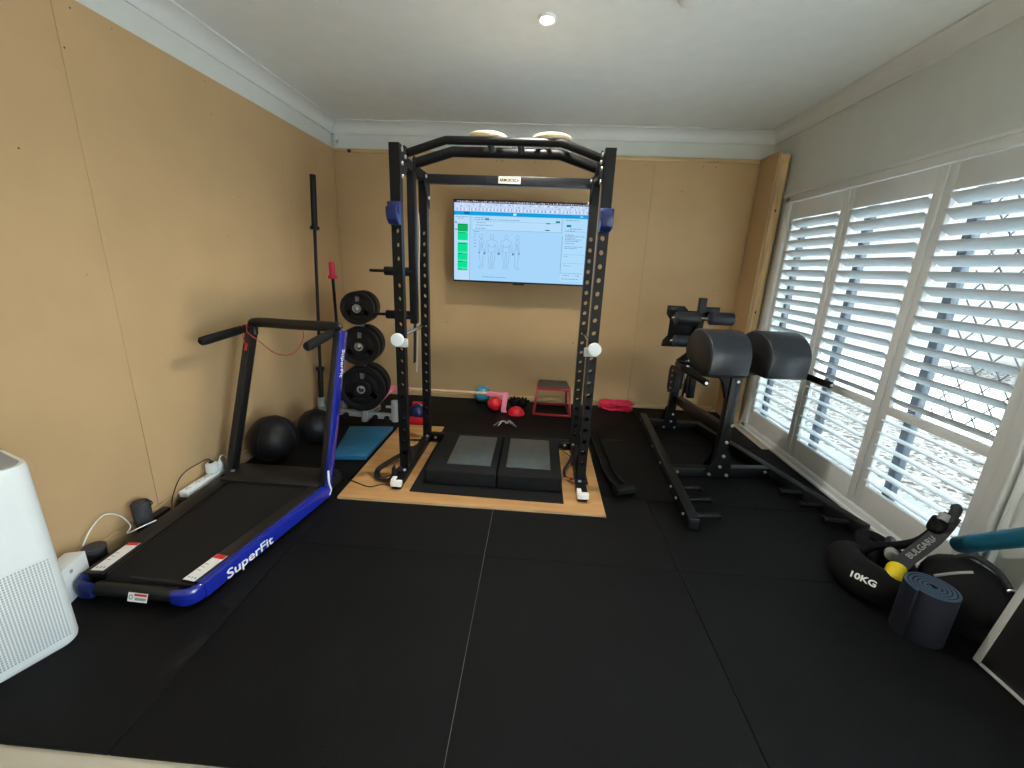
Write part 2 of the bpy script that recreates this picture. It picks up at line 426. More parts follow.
# ---------------------------------------------------------------- shutters
fr = MB()
fx = XR-0.012
fr.box((fx, (WY0+WY1)/2, 2.103), (0.05, WY1-WY0+.06, 0.066), bev=.006)
fr.box((fx-.012, (WY0+WY1)/2, 2.128), (0.05, WY1-WY0+.10, 0.020), bev=.005)
fr.box((fx, (WY0+WY1)/2, 0.028), (0.05, WY1-WY0+.06, 0.056), bev=.006)
fr.box((fx-.02, (WY0+WY1)/2, 0.010), (0.05, WY1-WY0+.06, 0.020), bev=.004)
fr.box((fx, WY1-0.020, 1.06), (0.05, 0.068, 2.12), bev=.006)
fr.box((fx, WY0+0.026, 1.06), (0.05, 0.072, 2.12), bev=.006)
fr.box((fx-.012, WY0-0.006, 1.06), (0.05, 0.016, 2.12), bev=.004)
fr.box((fx-.006, WY0-0.036, 1.06), (0.036, 0.012, 2.12), bev=.004)
struct(fr, 'trim_5', 'gloss_white', label='white outer frame around the plantation shutters')
panels = [('window_1', 3.305, 4.005), ('window_2', 2.575, 3.295), ('window_3', 1.868, 2.565)]
def louvres(ya, yb, z0, z1, n, tilt):
    mb = MB(); pitch = (z1-z0)/n
    sec = [(0.0445*math.cos(2*PI*k/14), 0.0058*math.sin(2*PI*k/14)) for k in range(14)]
    c, s = math.cos(tilt), math.sin(tilt)
    sec = [(u*c+v*s, -u*s+v*c) for u, v in sec]          # outward edge low
    for i in range(n):
        z = z0+pitch*(i+.5)
        mb.prism(sec, yb-ya, axes((XR-.004, yb, z), (1, 0, 0), (0, 0, 1), (0, -1, 0)))
    return mb
for nm, ya, yb in panels:
    st = 0.055
    w = thing(nm, (XR, (ya+yb)/2, 0.06), {'window_1': 'white plantation shutter panel beside the pine stud', 'window_2': 'middle white plantation shutter panel', 'window_3': 'white plantation shutter panel nearest the camera with a diamond grille behind'}[nm], 'window', kind='structure')
    cx = XR-0.006
    for y in (ya+st/2, yb-st/2):
        MB().box((cx, y, 1.0625), (0.030, st, 2.005), bev=.004).build('stile', 'gloss_white', w)
    for z0, z1 in ((0.062, 0.212), (0.688, 0.738), (1.925, 2.064)):
        MB().box((cx, (ya+yb)/2, (z0+z1)/2), (0.030, yb-ya-2*st+.004, z1-z0), bev=.003).build('rail', 'gloss_white', w)
    louvres(ya+st+.002, yb-st-.002, 0.738, 1.925, 15, rad(37)).build('upper_louvres', 'louvre_white', w, angle=60)
    louvres(ya+st+.002, yb-st-.002, 0.212, 0.688, 6, rad(9)).build('lower_louvres', 'louvre_white', w, angle=60)
    hb = MB()
    for z in (0.35, 1.0, 1.75): hb.cyl((cx-.017, ya+.002, z-.035), (cx-.017, ya+.002, z+.035), .005, seg=10)
    hb.build('hinge', 'gloss_white', w)

# ---------------------------------------------------------------- sliding door and world outside
d1 = thing('door_1', (2.29, 2.9, 0.0), 'dark aluminium sliding door behind the shutters', 'door', kind='structure')
dx = 2.29
for y, wd in ((1.79, .06), (2.525, .055), (3.295, .055), (4.08, .06)):
    MB().box((dx, y, 1.07), (0.045, wd, 2.12), bev=.003).build('stile', 'alu', d1)
MB().box((dx, 2.93, 2.10), (0.045, 2.34, 0.06), bev=.003).build('head_rail', 'alu', d1)
MB().box((dx, 2.93, 0.06), (0.045, 2.34, 0.09), bev=.003).build('bottom_rail', 'alu', d1)
for ya, yb in ((1.82, 2.505), (2.575, 3.275), (3.345, 4.05)):
    MB().box((dx, (ya+yb)/2, 1.09), (0.006, yb-ya+.008, 1.96)).build('pane', 'glass', d1)
gr = MB(); gx = dx+.05; y0, y1, z0, z1 = 1.84, 2.49, 0.72, 2.06; st = 0.125
def clip(y, z, dy, dz):
    ts = []
    t0, t1 = -9, 9
    for p, dd, lo, hi in ((y, dy, y0, y1), (z, dz, z0, z1)):
        a, b = (lo-p)/dd, (hi-p)/dd
        t0, t1 = max(t0, min(a, b)), min(t1, max(a, b))
    return (t0, t1) if t1-t0 > .01 else None
for sgn in (1, -1):
    for k in range(-26, 30):
        y = y0+k*st; c = clip(y, z0, 1.0, sgn*1.25) if sgn > 0 else clip(y, z1, 1.0, -1.25)
        if c:
            zz = z0 if sgn > 0 else z1
            gr.bar((gx, y+c[0], zz+sgn*1.25*c[0]), (gx, y+c[1], zz+sgn*1.25*c[1]), .0055, .0055, up=(1, 0, 0), bev=0)
gr.build('diamond_grille', 'grille', d1, smooth=False)
pt = MB().box((2.53, 4.2, -0.14), (.66, 5.2, 0.1)); pt.box((3.6, -.55, -0.14), (2.8, 4.3, 0.1))  # second slab is unseen, widened to bounce sunlight up to the ceiling
struct(pt, 'patio', 'patio', label='concrete path outside the windows and a side patio widened to bounce sunlight')
struct(MB().box((7.35, 3.2, -0.15), (9.0, 13.0, 0.1)), 'gravel_ground', 'gravel', label='gravel yard beyond the patio')
cr = MB()
for k in range(3): cr.box((2.53, 2.3+1.2*k, -0.0895), (.66, .012, .004))
struct(cr, 'trim_6', 'alu', label='control joints in the patio')
struct(MB().box((3.95, 4.4, 2.62), (3.35, 6.6, 0.08)), 'shade_roof', 'gloss_white', label='white roof added outside the windows to shade the louvres and gravel')  # added to keep sky and sun off the louvres and gravel
pf = thing('boundary_fence', (8.6, 2.5, -.1), 'pale boundary fence seen through the louvres', 'fence', kind='structure')
for k in range(9):
    MB().box((8.6, -2.4+1.3*k, .85), (0.04, 1.26, 1.9), bev=.01).build('fence_panel', 'fence', pf)
    MB().box((8.6, -3.05+1.3*k, .90), (0.08, .06, 2.0), bev=.01).build('fence_post', 'fence', pf)
hs = thing('neighbouring_house', (11, 3, -.1), 'pink rendered house beyond the fence', 'house', kind='structure')
MB().box((11.5, 3.5, 1.4), (1.6, 6.0, 3.0)).build('house_wall', 'brick_pink', hs)
MB().prism([(-1.3, 0), (1.3, 0), (0, .9)], 6.6, axes((11.5, 6.8, 2.9), (1, 0, 0), (0, 0, 1), (0, -1, 0))).build('house_roof', 'fence', hs)
def shrub(loc, r, label):
    mb = MB()
    for k in range(170):
        d = V((random.gauss(0, 1), random.gauss(0, 1), random.gauss(0, 1))).normalized()
        p = V(loc)+V((0, 0, r*.95))+V((d.x, d.y, d.z*.95))*r*random.uniform(.55, 1)
        a = V((random.gauss(0, 1), random.gauss(0, 1), random.gauss(0, 1))).normalized(); b = a.orthogonal().normalized()
        q = .07
        mb.quad(p-a*q, p-b*q*.5, p+a*q, p+b*q*.5)
    root = thing('garden_shrub', loc, label, 'shrub', 'shrubs along the fence')
    mb.build('foliage', 'leaf', root, smooth=False)
    MB().cyl(loc, V(loc)+V((0, 0, r)), .02, .012, seg=8).build('stem', 'pine', root)
shrub((5.2, 3.05, -.1), .28, 'low green shrub in the gravel seen through the nearest lower louvres')
shrub((7.5, 5.4, -.1), .75, 'larger green shrub against the fence seen through the middle panel')
shrub((7.6, 3.4, -.1), .55, 'medium green shrub against the fence seen through the nearest panel')

# ---------------------------------------------------------------- camera, sky, lamps
cam = bpy.data.cameras.new('camera'); cam.sensor_width = 36; cam.lens = 420.317/1024*36; cam.clip_start = 0.02
co = bpy.data.objects.new('camera', cam); C.objects.link(co)
r_ = V((0.99726636, 0.06270251, 0.03909229)); u_ = V((-0.05459975, 0.26885928, 0.96163067)); f_ = V((-0.04978633, 0.96113635, -0.27154786))
co.matrix_world = Matrix.Translation((0, 0, 1.46)) @ Matrix((r_, u_, -f_)).transposed().to_4x4()
bpy.context.scene.camera = co
w = bpy.data.worlds.new('sky'); bpy.context.scene.world = w; w.use_nodes = True
bg = w.node_tree.nodes['Background']
nt = w.node_tree
tc = nt.nodes.new('ShaderNodeTexCoord'); dp = nt.nodes.new('ShaderNodeVectorMath'); dp.operation = 'DOT_PRODUCT'
nv = nt.nodes.new('ShaderNodeVectorMath'); nv.operation = 'NORMALIZE'
nt.links.new(tc.outputs['Generated'], nv.inputs[0]); nt.links.new(nv.outputs[0], dp.inputs[0]); dp.inputs[1].default_value = V((0.75, -0.62, 0.23)).normalized()
mx0 = nt.nodes.new('ShaderNodeMath'); mx0.operation = 'MAXIMUM'; mx0.inputs[1].default_value = 0.0; nt.links.new(dp.outputs['Value'], mx0.inputs[0])
pw = nt.nodes.new('ShaderNodeMath'); pw.operation = 'POWER'; pw.inputs[1].default_value = 5.0; nt.links.new(mx0.outputs[0], pw.inputs[0])
ml = nt.nodes.new('ShaderNodeMath'); ml.operation = 'MULTIPLY_ADD'; ml.inputs[1].default_value = GLOW; ml.inputs[2].default_value = SKY; nt.links.new(pw.outputs[0], ml.inputs[0])
bg.inputs[0].default_value = (0.78, 0.91, 1.0, 1); nt.links.new(ml.outputs[0], bg.inputs[1])          # hazy sky; bright side added to light the left wall through the side opening
sun = bpy.data.lights.new('sun', 'SUN'); sun.energy = SUN; sun.angle = rad(1.0); sun.color = (.94, .98, 1.0)
so = bpy.data.objects.new('sun', sun); C.objects.link(so)
so.rotation_euler = V((-0.45, -0.06, -1.0)).to_track_quat('-Z', 'Y').to_euler()
def lamp(loc, energy, col, size, rot=(0, 0, 0)):
    l = bpy.data.lights.new('downlight_lamp', 'SPOT'); l.energy = energy; l.color = col; l.shadow_soft_size = size; l.spot_size = rad(150); l.spot_blend = .8
    o = bpy.data.objects.new('downlight_lamp', l); C.objects.link(o); o.location = loc
dl = thing('downlight', (-0.03, 2.69, ZC-.02), 'lit round recessed downlight in the ceiling', 'light')
MB().lathe([(0.037, 0.018), (0.037, 0.004), (0.045, 0.0), (0.048, 0.006), (0.048, 0.019)], Matrix.Translation((-0.03, 2.69, ZC-.019))).build('trim_ring', 'white_plastic', dl)
MB().cyl((-0.03, 2.69, ZC-.010), (-0.03, 2.69, ZC-.004), .036).build('lamp_lens', emit('lit_lens', (1.0, .86, .66), 30), dl)
lamp((-0.03, 2.69, ZC-.03), LAMP, (1.0, .94, .83), .07)
sm = thing('smoke_alarm', (0.66, 2.50, ZC-.04), 'white smoke alarm on the ceiling at the top edge of the photo', 'smoke alarm')
MB().lathe([(0, -.036), (.035, -.036), (.050, -.026), (.058, -.006), (.058, 0)], Matrix.Translation((0.66, 2.50, ZC))).build('body', 'white_plastic', sm)
MB().lathe([(.054, -.014), (.0588, -.012), (.0588, -.009), (.054, -.007)], Matrix.Translation((0.66, 2.50, ZC))).build('vent_ring', 'light_grey', sm)
se = thing('motion_sensor', (XL+.035, YB-.02, 2.53), 'small white motion sensor in the top back left corner', 'sensor')
MB().sphere((XL+.03, YB-.012, 2.585), .03, (.85, .8, 1.7), seg=20).build('body', 'white_plastic', se)
MB().sphere((XL+.042, YB-.030, 2.560), .013, (1, .8, 1.2), seg=14).build('lens', 'light_grey', se)
cm = thing('wall_camera', (XL+.155, YB-.03, 2.455), 'tiny black device on the batten near the back left corner', 'camera')
MB().cyl((XL+.155, YB-.011, 2.478), (XL+.155, YB-.035, 2.478), .016, bev=.004, seg=16).build('body', 'black_plastic', cm)
MB().cyl((XL+.155, YB-.034, 2.478), (XL+.155, YB-.038, 2.478), .008, seg=12).build('lens', 'vinyl', cm)
sc = bpy.context.scene
sc.view_settings.view_transform = 'Standard'; sc.view_settings.look = 'None'
sc.view_settings.exposure = EXPO; sc.view_settings.gamma = 1.0; sc.view_settings.use_curve_mapping = False
sc.cycles.max_bounces = 10; sc.cycles.diffuse_bounces = 6; sc.cycles.transparent_max_bounces = 24
# ---------------------------------------------------------------- rubber mats (top at z = 0)
G = 'black rubber floor mats'
def matt(x0, x1, y0, y1, label):
    g = 0.0011
    solo(MB().box(((x0+x1)/2, (y0+y1)/2, -0.006), (x1-x0-2*g, y1-y0-2*g, 0.012), bev=.0022, seg=1), 'rubber_mat', 'rubber', label, 'floor mat', G, loc=((x0+x1)/2, (y0+y1)/2, -0.012))
xs = [-2.065, -1.215, -0.205, 0.79, 2.10]
nm = [['scuffed black rubber mat at the near end of the treadmill, against the left wall', 'wide empty black rubber mat at the front, between the treadmill and the middle seams',
       'front centre black rubber mat crossed by no equipment, near edge of the floor', 'front right black rubber mat under the weighted bag and navy roll'],
      ['black rubber mat under the middle of the treadmill', 'black rubber mat in front of the plywood platform at its left', 'black rubber mat in front of the plywood platform at its right',
       'black rubber mat under the front ends of the two steel runners']]
for r, (y0, y1) in enumerate(((0.84, 1.85), (1.85, 2.515))):
    for c in range(4): matt(xs[c], xs[c+1], y0, y1, nm[r][c])
for (x0, x1, y0, y1, l) in ((-2.065, -1.215, 2.515, 3.52, 'black rubber mat under the far end of the treadmill and the medicine balls'), (-1.215, -0.205, 2.515, 3.52, 'black rubber mat mostly hidden under the left half of the plywood platform'),
    (-0.205, .62, 2.515, 3.52, 'black rubber mat mostly hidden under the right half of the plywood platform'), (.62, 1.50, 2.515, 3.52, 'black rubber mat between the plywood platform and the bench, partly inside its steel base'),
    (1.50, 2.10, 2.515, 3.02, 'small black rubber mat by the middle shutter panel'), (1.50, 2.10, 3.02, 3.52, 'small black rubber mat by the far shutter panel'),
    (-2.065, -1.0, 3.52, 4.482, 'black rubber mat under the weight plate tree in the back left corner'), (-1.0, 0.42, 3.52, 4.482, 'black rubber mat under the balls and the red step box by the back wall'),
    (0.42, 1.10, 3.52, 4.482, 'black rubber mat under the tangled red band by the back wall'), (1.10, 2.03, 3.52, 4.482, 'black rubber mat in the back right corner under the rear of the bench')):
    matt(x0, x1, y0, y1, l)

# ---------------------------------------------------------------- plywood platform
pl = thing('plywood_platform', (-0.35, 2.9, 0.0), 'tan plywood lifting platform under the power rack', 'platform')
pb = [(-1.19, 2.285), (0.485, 2.285), (0.495, 3.55), (-1.19, 3.55)]
MB().prism(pb, 0.017, Matrix.Translation((0, 0, 0.0005)), bev=.0015, seg=1).build('plywood_sheet', 'ply', pl)
eb = MB(); eb.box((-0.3525, 2.2845, .009), (1.674, .0016, .0145)); eb.box((0.4905, 2.9, .009), (.0016, 1.26, .0145), Matrix.Rotation(-.0079, 3, 'Z')); eb.box((-1.1905, 2.92, .009), (.0016, 1.26, .0145))
eb.build('ply_edge', 'ply_edge', pl)
pm = [(-0.765, 2.40), (0.235, 2.375), (0.235, 3.17), (0.16, 3.235), (-0.70, 3.235), (-0.765, 3.20)]
solo(MB().prism([(x, y) for x, y in pm], 0.008, Matrix.Translation((0, 0, .0180)), bev=.002, seg=1), 'inlay_mat', 'foam', 'thin black mat laid on the plywood inside the rack', 'mat', loc=(-.26, 2.8, .018))

solo(MB().box((-.145, 3.435, .0235), (1.27, .37, .011), bev=.002, seg=1), 'rubber_mat', 'rubber', 'narrow black rubber mat lying over the back edge of the plywood, behind the rack', 'floor mat', G, loc=(-.145, 3.435, .018))

# ---------------------------------------------------------------- power rack
RB = 0.0185
rk = thing('power_rack', (-0.2475, 2.9, RB), 'black four-post steel power rack with perforated uprights', 'power rack')
LX, RX, FY, BY, PW = -0.855, 0.358, 2.620, 3.218, 0.060
def upright(x, y, top, zs):
    mb = MB(); h = PW/2; b0 = RB+.06; PD = .050
    mb.perf((x, y-h, 0), (1, 0, 0), (0, 0, 1), PW, zs, b0, top, .0155)
    mb.perf((x, y-h+PD, 0), (-1, 0, 0), (0, 0, 1), PW, zs, b0, top, .0155)
    for s in (-1, 1):
        mb.quad((x+s*h, y-h, b0), (x+s*h, y-h+PD, b0), (x+s*h, y-h+PD, top), (x+s*h, y-h, top))
    mb.quad((x-h, y-h, top), (x+h, y-h, top), (x+h, y-h+PD, top), (x-h, y-h+PD, top))
    bmesh.ops.remove_doubles(mb.bm, verts=mb.bm.verts, dist=1e-5)
    return mb.build('upright', 'black_metal', rk, smooth=False)
zsF = [0.20+0.0795*k for k in range(20)]; zsB = [0.16+0.0750*k for k in range(21)]
for x in (LX, RX):
    upright(x, FY, 2.10, zsF); upright(x, BY, 2.055, zsB)
    MB().bar((x, 2.415, RB+.030), (x, BY+.05, RB+.030), PW, .060, bev=.004).build('base_rail', 'black_metal', rk)
    MB().bar((x, FY+.015, 2.035), (x, BY-PW/2, 2.035), PW-.012, .060, bev=.004).build('side_beam', 'black_metal', rk)
    s = 1 if x == LX else -1
    # white cap on the front end of the rail
    c = MB(); c.box((x, 2.418, RB+.043), (PW+.012, .035, .036), bev=.004); c.box((x-.024, 2.445, RB+.052), (.030, .05, .030), bev=.004)
    c.build('end_cap', 'white_label', rk)
    # gussets: floor plates and head plates
    g = MB()
    g.prism([(-.05, 0), (.10, 0), (.04, .15), (-.05, .15)], .006, axes((x+s*(PW/2), FY, RB+.055), (0, 1, 0), (0, 0, 1), (1, 0, 0)))
    g.prism([(-.04, -.15), (.10, -.06), (.10, 0.04), (-.04, .04)], .006, axes((x+s*(PW/2), FY, 2.035), (0, 1, 0), (0, 0, 1), (1, 0, 0)))
    g.prism([(.04, -.19), (-.10, -.05), (-.10, 0.035), (.04, .035)], .006, axes((x+s*(PW/2), BY, 2.02), (0, 1, 0), (0, 0, 1), (1, 0, 0)))
    g.box((x, FY-.02, RB+.062), (PW+.03, PW+.07, .006), bev=.002)
    build_each(g, 'gusset_plate', 'black_metal', rk)
    bt = MB()
    for y, z in ((FY, 2.07), (FY, 2.0), (FY, 1.93), (FY+.06, 2.045), (BY, 2.03), (BY, 1.90), (BY-.07, 2.03)):
        xx = x+s*(PW/2+.003); bt.cyl((xx, y, z), (xx+s*.011, y, z), .012, seg=8, bev=.003)
    for y in (FY-.062, BY-.06): bt.cyl((x+s*.012, y, RB+.06), (x+s*.012, y, RB+.076), .012, seg=8, bev=.003)
    build_each(bt, 'bolt', 'bolt', rk)
MB().bar((LX+PW/2, BY, 2.025), (RX-PW/2, BY, 2.025), .05, .062, bev=.004).build('back_beam', 'grey_black', rk)
MB().bar((LX+PW/2, BY, RB+.045), (RX-PW/2, BY, RB+.045), .06, .060, bev=.004).build('base_crossbar', 'black_metal', rk)
b = MB()
for x in (LX+.075, RX-.075): b.cyl((x, BY-.03, RB+.048), (x, BY-.043, RB+.048), .011, seg=8, bev=.003)
build_each(b, 'bolt', 'bolt', rk)
npx = -0.24
npl = MB().box((npx, BY-.028, 2.028), (.155, .005, .046), bev=.002).build('nameplate', 'plate_silver', rk)
lettering('ARMORTECH', .028, axes((npx, BY-.0312, 2.028), (1, 0, 0), (0, 0, 1), (0, -1, 0)), 'black_metal', npl, squeeze=.82, bold=.0008)
def chin_bar(y, r, z0, z1):
    P = [(LX+.02, y, z0), (LX+.05, y, z0+.008), (-0.62, y, z1-.010), (-0.585, y, z1), (0.085, y, z1), (.125, y, z1-.010), (RX-.05, y, z0+.008), (RX-.02, y, z0)]
    mb = MB().tube(P, r, 14)
    MB2 = mb
    for x in (LX+PW/2-.002, RX-PW/2-.005): mb.box((x, y, z0-.005), (.010, .075, .085), bev=.003)
    mb.build('pull_up_bar', 'black_metal', rk)
chin_bar(2.725, .023, 2.072, 2.150); chin_bar(2.925, .031, 2.062, 2.136)
for x in (-.33, -.15):
    MB().cyl((x, 2.725, 2.148), (x, 2.925, 2.140), .013, seg=14).build('neutral_grip', 'black_metal', rk)
    MB().cyl((x, 2.765, 2.147), (x, 2.89, 2.142), .020, seg=18, bev=.004).build('grip_sleeve', 'nylon_grey', rk)
for z in (1.39, 1.095):
    p = MB().cyl((-1.055, 2.92, z), (LX, 2.92, z), .030, seg=24, bev=.005).build('storage_peg_sleeve', 'black_metal', rk)
    MB().cyl((-1.160, 2.92, z), (-1.05, 2.92, z), .0100, seg=16, bev=.003).build('storage_peg', 'black_metal', p)
MB().box((LX+.0, 2.92, 1.53), (.05, .055, .98), bev=.004).build('storage_bracket', 'black_metal', rk)

# blue plastic hooks on the front posts
def hook(x, side, label):
    t = thing('bar_hook', (x, FY-PW/2-.01, 1.66), label, 'bar hook', 'blue bar hooks on the rack')
    y0 = FY-PW/2
    o = [(0, .075), (.018, .075), (.030, .055), (.030, .035), (.020, .012), (.040, -.005), (.062, .012), (.070, .038), (.084, .040), (.088, .012), (.075, -.028), (.040, -.052), (0, -.052)]
    o = [(-a, c) for a, c in o]
    MB().prism(o, .062, axes((x-.031, y0-.002, 1.715), (0, 1, 0), (0, 0, 1), (1, 0, 0)), bev=.003).build('hook_body', 'blue_plastic', t)
    MB().box((x-side*(PW/2+.010), y0+.018, 1.735), (.016, .06, .11), bev=.004).build('side_plate', 'blue_plastic', t)
    MB().cyl((x, y0+.0, 1.755), (x, y0-.030, 1.755), .014, seg=14, bev=.002).build('pin', 'bolt', t)
hook(LX, 1, 'blue plastic bar hook clipped on the left front upright')
hook(RX, -1, 'blue plastic bar hook clipped on the right front upright')
def spotter(x, label, s):
    t = thing('spotter_bar', (x, FY-PW/2-.03, .99), label, 'spotter bar', 'spotter bars across the rack')
    y0 = FY-PW/2
    xi = x
    MB().cyl((xi, y0-.045, .995), (xi, BY-PW/2+.02, .995), .0125, seg=18, bev=.002).build('rod', 'chrome', t)
    MB().cyl((x-s*.006, y0-.050, .985), (x-s*.006, y0-.020, .985), .040, seg=32, bev=.004).build('disc', 'white_plastic', t)
    MB().box((x+s*.012, y0-.010, .962), (.085, .018, .055), bev=.004).build('bracket', 'light_grey', t)
    MB().cyl((xi, FY-PW/2+.052, .995), (xi, FY-PW/2+.066, .995), .019, seg=18, bev=.003).build('collar', 'black_metal', t)
spotter(LX, 'chrome spotter rod with a white disc on the left side of the rack', 1)
spotter(RX, 'chrome spotter rod with a white disc on the right side of the rack', -1)
# straps hanging inside the left posts
st = MB(); st.strap(spline([(LX-.022, 2.99, 1.90), (LX-.020, 2.99, 1.6), (LX-.018, 2.99, 1.2), (LX-.020, 2.99, .95), (LX-.026, 2.99, .74)], 6), .055, .006, up=(1, 0, 0))
t = thing('lifting_strap', (LX-.02, 2.99, 1.9), 'long black strap hanging inside the left posts of the rack', 'strap')
st.build('webbing', 'strap', t)
MB().strap(spline([(LX+.012, 3.03, 1.78), (LX+.016, 3.03, 1.6), (LX-.010, 3.03, 1.0), (LX-.022, 3.02, .66)], 6), .012, .004, up=(1, 0, 0)).build('pale_edge', 'light_grey', t)
MB().tube(arc((LX-.022, 2.99, 1.905), .022, 0, 2*PI, 18, (1, 0, 0), (0, 0, 1))[:-1], .004, 8, closed=True).build('ring', 'chrome', t)

# wooden rings lying on the bars
def ring(x, label):
    t = thing('gymnastic_ring', (x, 2.80, 2.172), label, 'gymnastic ring', 'gymnastic rings on top of the rack')
    MB().tube([V((x, 2.82, 2.188))+V((math.cos(a)*.104, math.sin(a)*.104, 0)) for a in [2*PI*k/48 for k in range(48)]], .0150, 16, closed=True).build('ring', 'wood_ring', t)
    P = spline([(x-.05, 2.92, 2.206), (x-.02, 2.88, 2.207), (x+.02, 2.80, 2.182), (x+.05, 2.74, 2.177)], 5)
    MB().strap(P, .03, .003).build('strap', 'strap', t)
ring(-.352, 'pale wooden gymnastic ring resting on the left of the pull up bars')
ring(.034, 'pale wooden gymnastic ring resting on the right of the pull up bars')

# force plates
def fplate(x0, x1, y0, y1, gx0, gx1, gy0, gy1, label):
    z0 = .0262
    t = thing('force_plate', ((x0+x1)/2, (y0+y1)/2, z0), label, 'force plate', 'force plates on the platform')
    MB().box(((x0+x1)/2, (y0+y1)/2, z0+.0525), (x1-x0, y1-y0, .105), bev=.012, seg=3).build('foam_block', 'foam', t)
    MB().box(((gx0+gx1)/2, (gy0+gy1)/2, z0+.109), (gx1-gx0, gy1-gy0, .010), bev=.003).build('steel_top', 'steel_top', t)
fplate(-.69, -.212, 2.50, 3.17, -.560, -.260, 2.60, 3.09, 'black block with a grey steel top, left one of the pair in the rack')
fplate(-.205, .225, 2.50, 3.17, -.152, .150, 2.60, 3.09, 'black block with a grey steel top, right one of the pair in the rack')

# floor straps and cables
z = .026
P = spline([(-.86, 2.56, .10), (-.93, 2.535, .055), (-1.00, 2.545, z), (-1.06, 2.62, z), (-1.045, 2.70, z+.01), (-.98, 2.79, .06), (-.90, 2.93, .07), (-.86, 3.10, .05), (-.905, 3.20, z), (-1.0, 3.20, z)], 8)
t = thing('safety_strap', (-.95, 2.6, RB), 'black webbing strap looped on the plywood round the left front post', 'strap', 'safety straps at the foot of the rack')
MB().strap(P, .038, .004, up=(.5, .3, 1)).build('webbing', 'strap', t)
MB().strap(spline([(-.90, 2.52, .11), (-.905, 2.515, .07), (-.95, 2.50, z+.01), (-1.02, 2.52, z+.004), (-1.055, 2.60, z+.006)], 6), .036, .004, up=(.3, .2, 1)).build('loop_end', 'strap', t)
MB().box((-.898, 2.50, .09), (.014, .045, .10), bev=.003).build('buckle', 'black_plastic', t)
P = spline([(.335, 2.64, .06), (.30, 2.66, .05), (.262, 2.72, z+.01), (.262, 2.80, z+.02), (.29, 2.88, .05), (.315, 2.94, .075), (.29, 3.05, .06), (.262, 3.14, .04)], 8)
t = thing('safety_strap', (.30, 2.7, RB), 'thin black strap looped on the plywood beside the right front post', 'strap', 'safety straps at the foot of the rack')
MB().strap(P, .018, .004, up=(.4, .2, 1)).build('webbing', 'strap', t)
MB().box((.30, 2.665, .045), (.026, .03, .018), bev=.004).build('buckle', 'red_label', t)
solo(MB().tube(spline([(-1.34, 2.62, .006), (-1.28, 2.55, .006), (-1.23, 2.50, .006), (-1.18, 2.48, .022), (-1.10, 2.44, .022), (-1.03, 2.42, .022), (-.97, 2.46, .022), (-.91, 2.45, .022)], 8), .0035, 8), 'power_cable', 'cord_black', 'thin black cable on the plywood left of the rack foot', 'cable', loc=(-1.1, 2.47, .0))

# ---------------------------------------------------------------- treadmill
tm = thing('treadmill', (-1.6, 1.9, 0), 'folding treadmill with a blue frame and black belt by the left wall', 'treadmill')
def xr(y): return -1.385+(y-1.38)*.155
def xl(y): return -1.905-(y-1.40)*.045
def ring_pts(z, o): pass
YN, YF = 1.385, 2.46
# body pan
MB().prism([(xl(YN)+.02, YN+.05), (xr(YN)-.02, YN+.02), (xr(YF)-.02, YF), (xl(YF)+.02, YF)], .072, Matrix.Translation((0, 0, .022)), bev=.006).build('deck', 'black_plastic', tm)
# belt wraps over the rear roller
bx0, bx1 = .115, .10
bl = MB()
prof = [(2.235, .098), (YN+.06, .098)] + [(YN+.06-.037*math.sin(a), .061+.037*math.cos(a)) for a in [PI*k/10 for k in range(1, 11)]]
L_ = [bl.bm.verts.new((xl(y)+.105, y, z)) for y, z in prof]; R_ = [bl.bm.verts.new((xr(y)-.085, y, z)) for y, z in prof]
for k in range(len(prof)-1): bl.bm.faces.new((L_[k], R_[k], R_[k+1], L_[k+1]))
bl.build('running_belt', 'belt', tm)
# side rails
rr = [(-.022, .018), (.012, .018), (.022, .030), (.024, .075), (.016, .096), (.004, .103), (-.085, .1035), (-.085, .092), (-.022, .090)]
def rail(side, name, material, sec):
    pts = [(xr(y) if side > 0 else xl(y), y, 0) for y in (YN+.03, 1.6, 1.9, 2.2, YF-.02)]
    mb = MB(); s2 = sec if side > 0 else [(-a, c) for a, c in sec][::-1]
    mb.sweep([(p[0], p[1], 0) for p in pts], [(-a, c) for a, c in s2] if False else s2, up=(0, 0, 1))
    return mb
def rail_mesh(side, sec):
    mb = MB(); rings = []
    ys = (YN+.035, 1.6, 1.9, 2.15, 2.275)
    for y in ys:
        x = xr(y) if side > 0 else xl(y)
        rings.append([mb.bm.verts.new((x+side*a, y, c)) for a, c in sec])
    for A, B in zip(rings, rings[1:]):
        n = len(A)
        for j in range(n): mb.bm.faces.new((A[j], A[(j+1) % n], B[(j+1) % n], B[j]))
    mb.bm.faces.new(rings[0]); mb.bm.faces.new(rings[-1])
    return mb
blue_sec = [(-.022, .016), (.010, .016), (.022, .028), (.024, .072), (.017, .094), (.004, .102), (-.012, .102), (-.022, .098)]
foot_sec = [(-.012, .0995), (-.012, .104), (-.080, .104), (-.086, .100), (-.086, .094), (-.02, .094)]
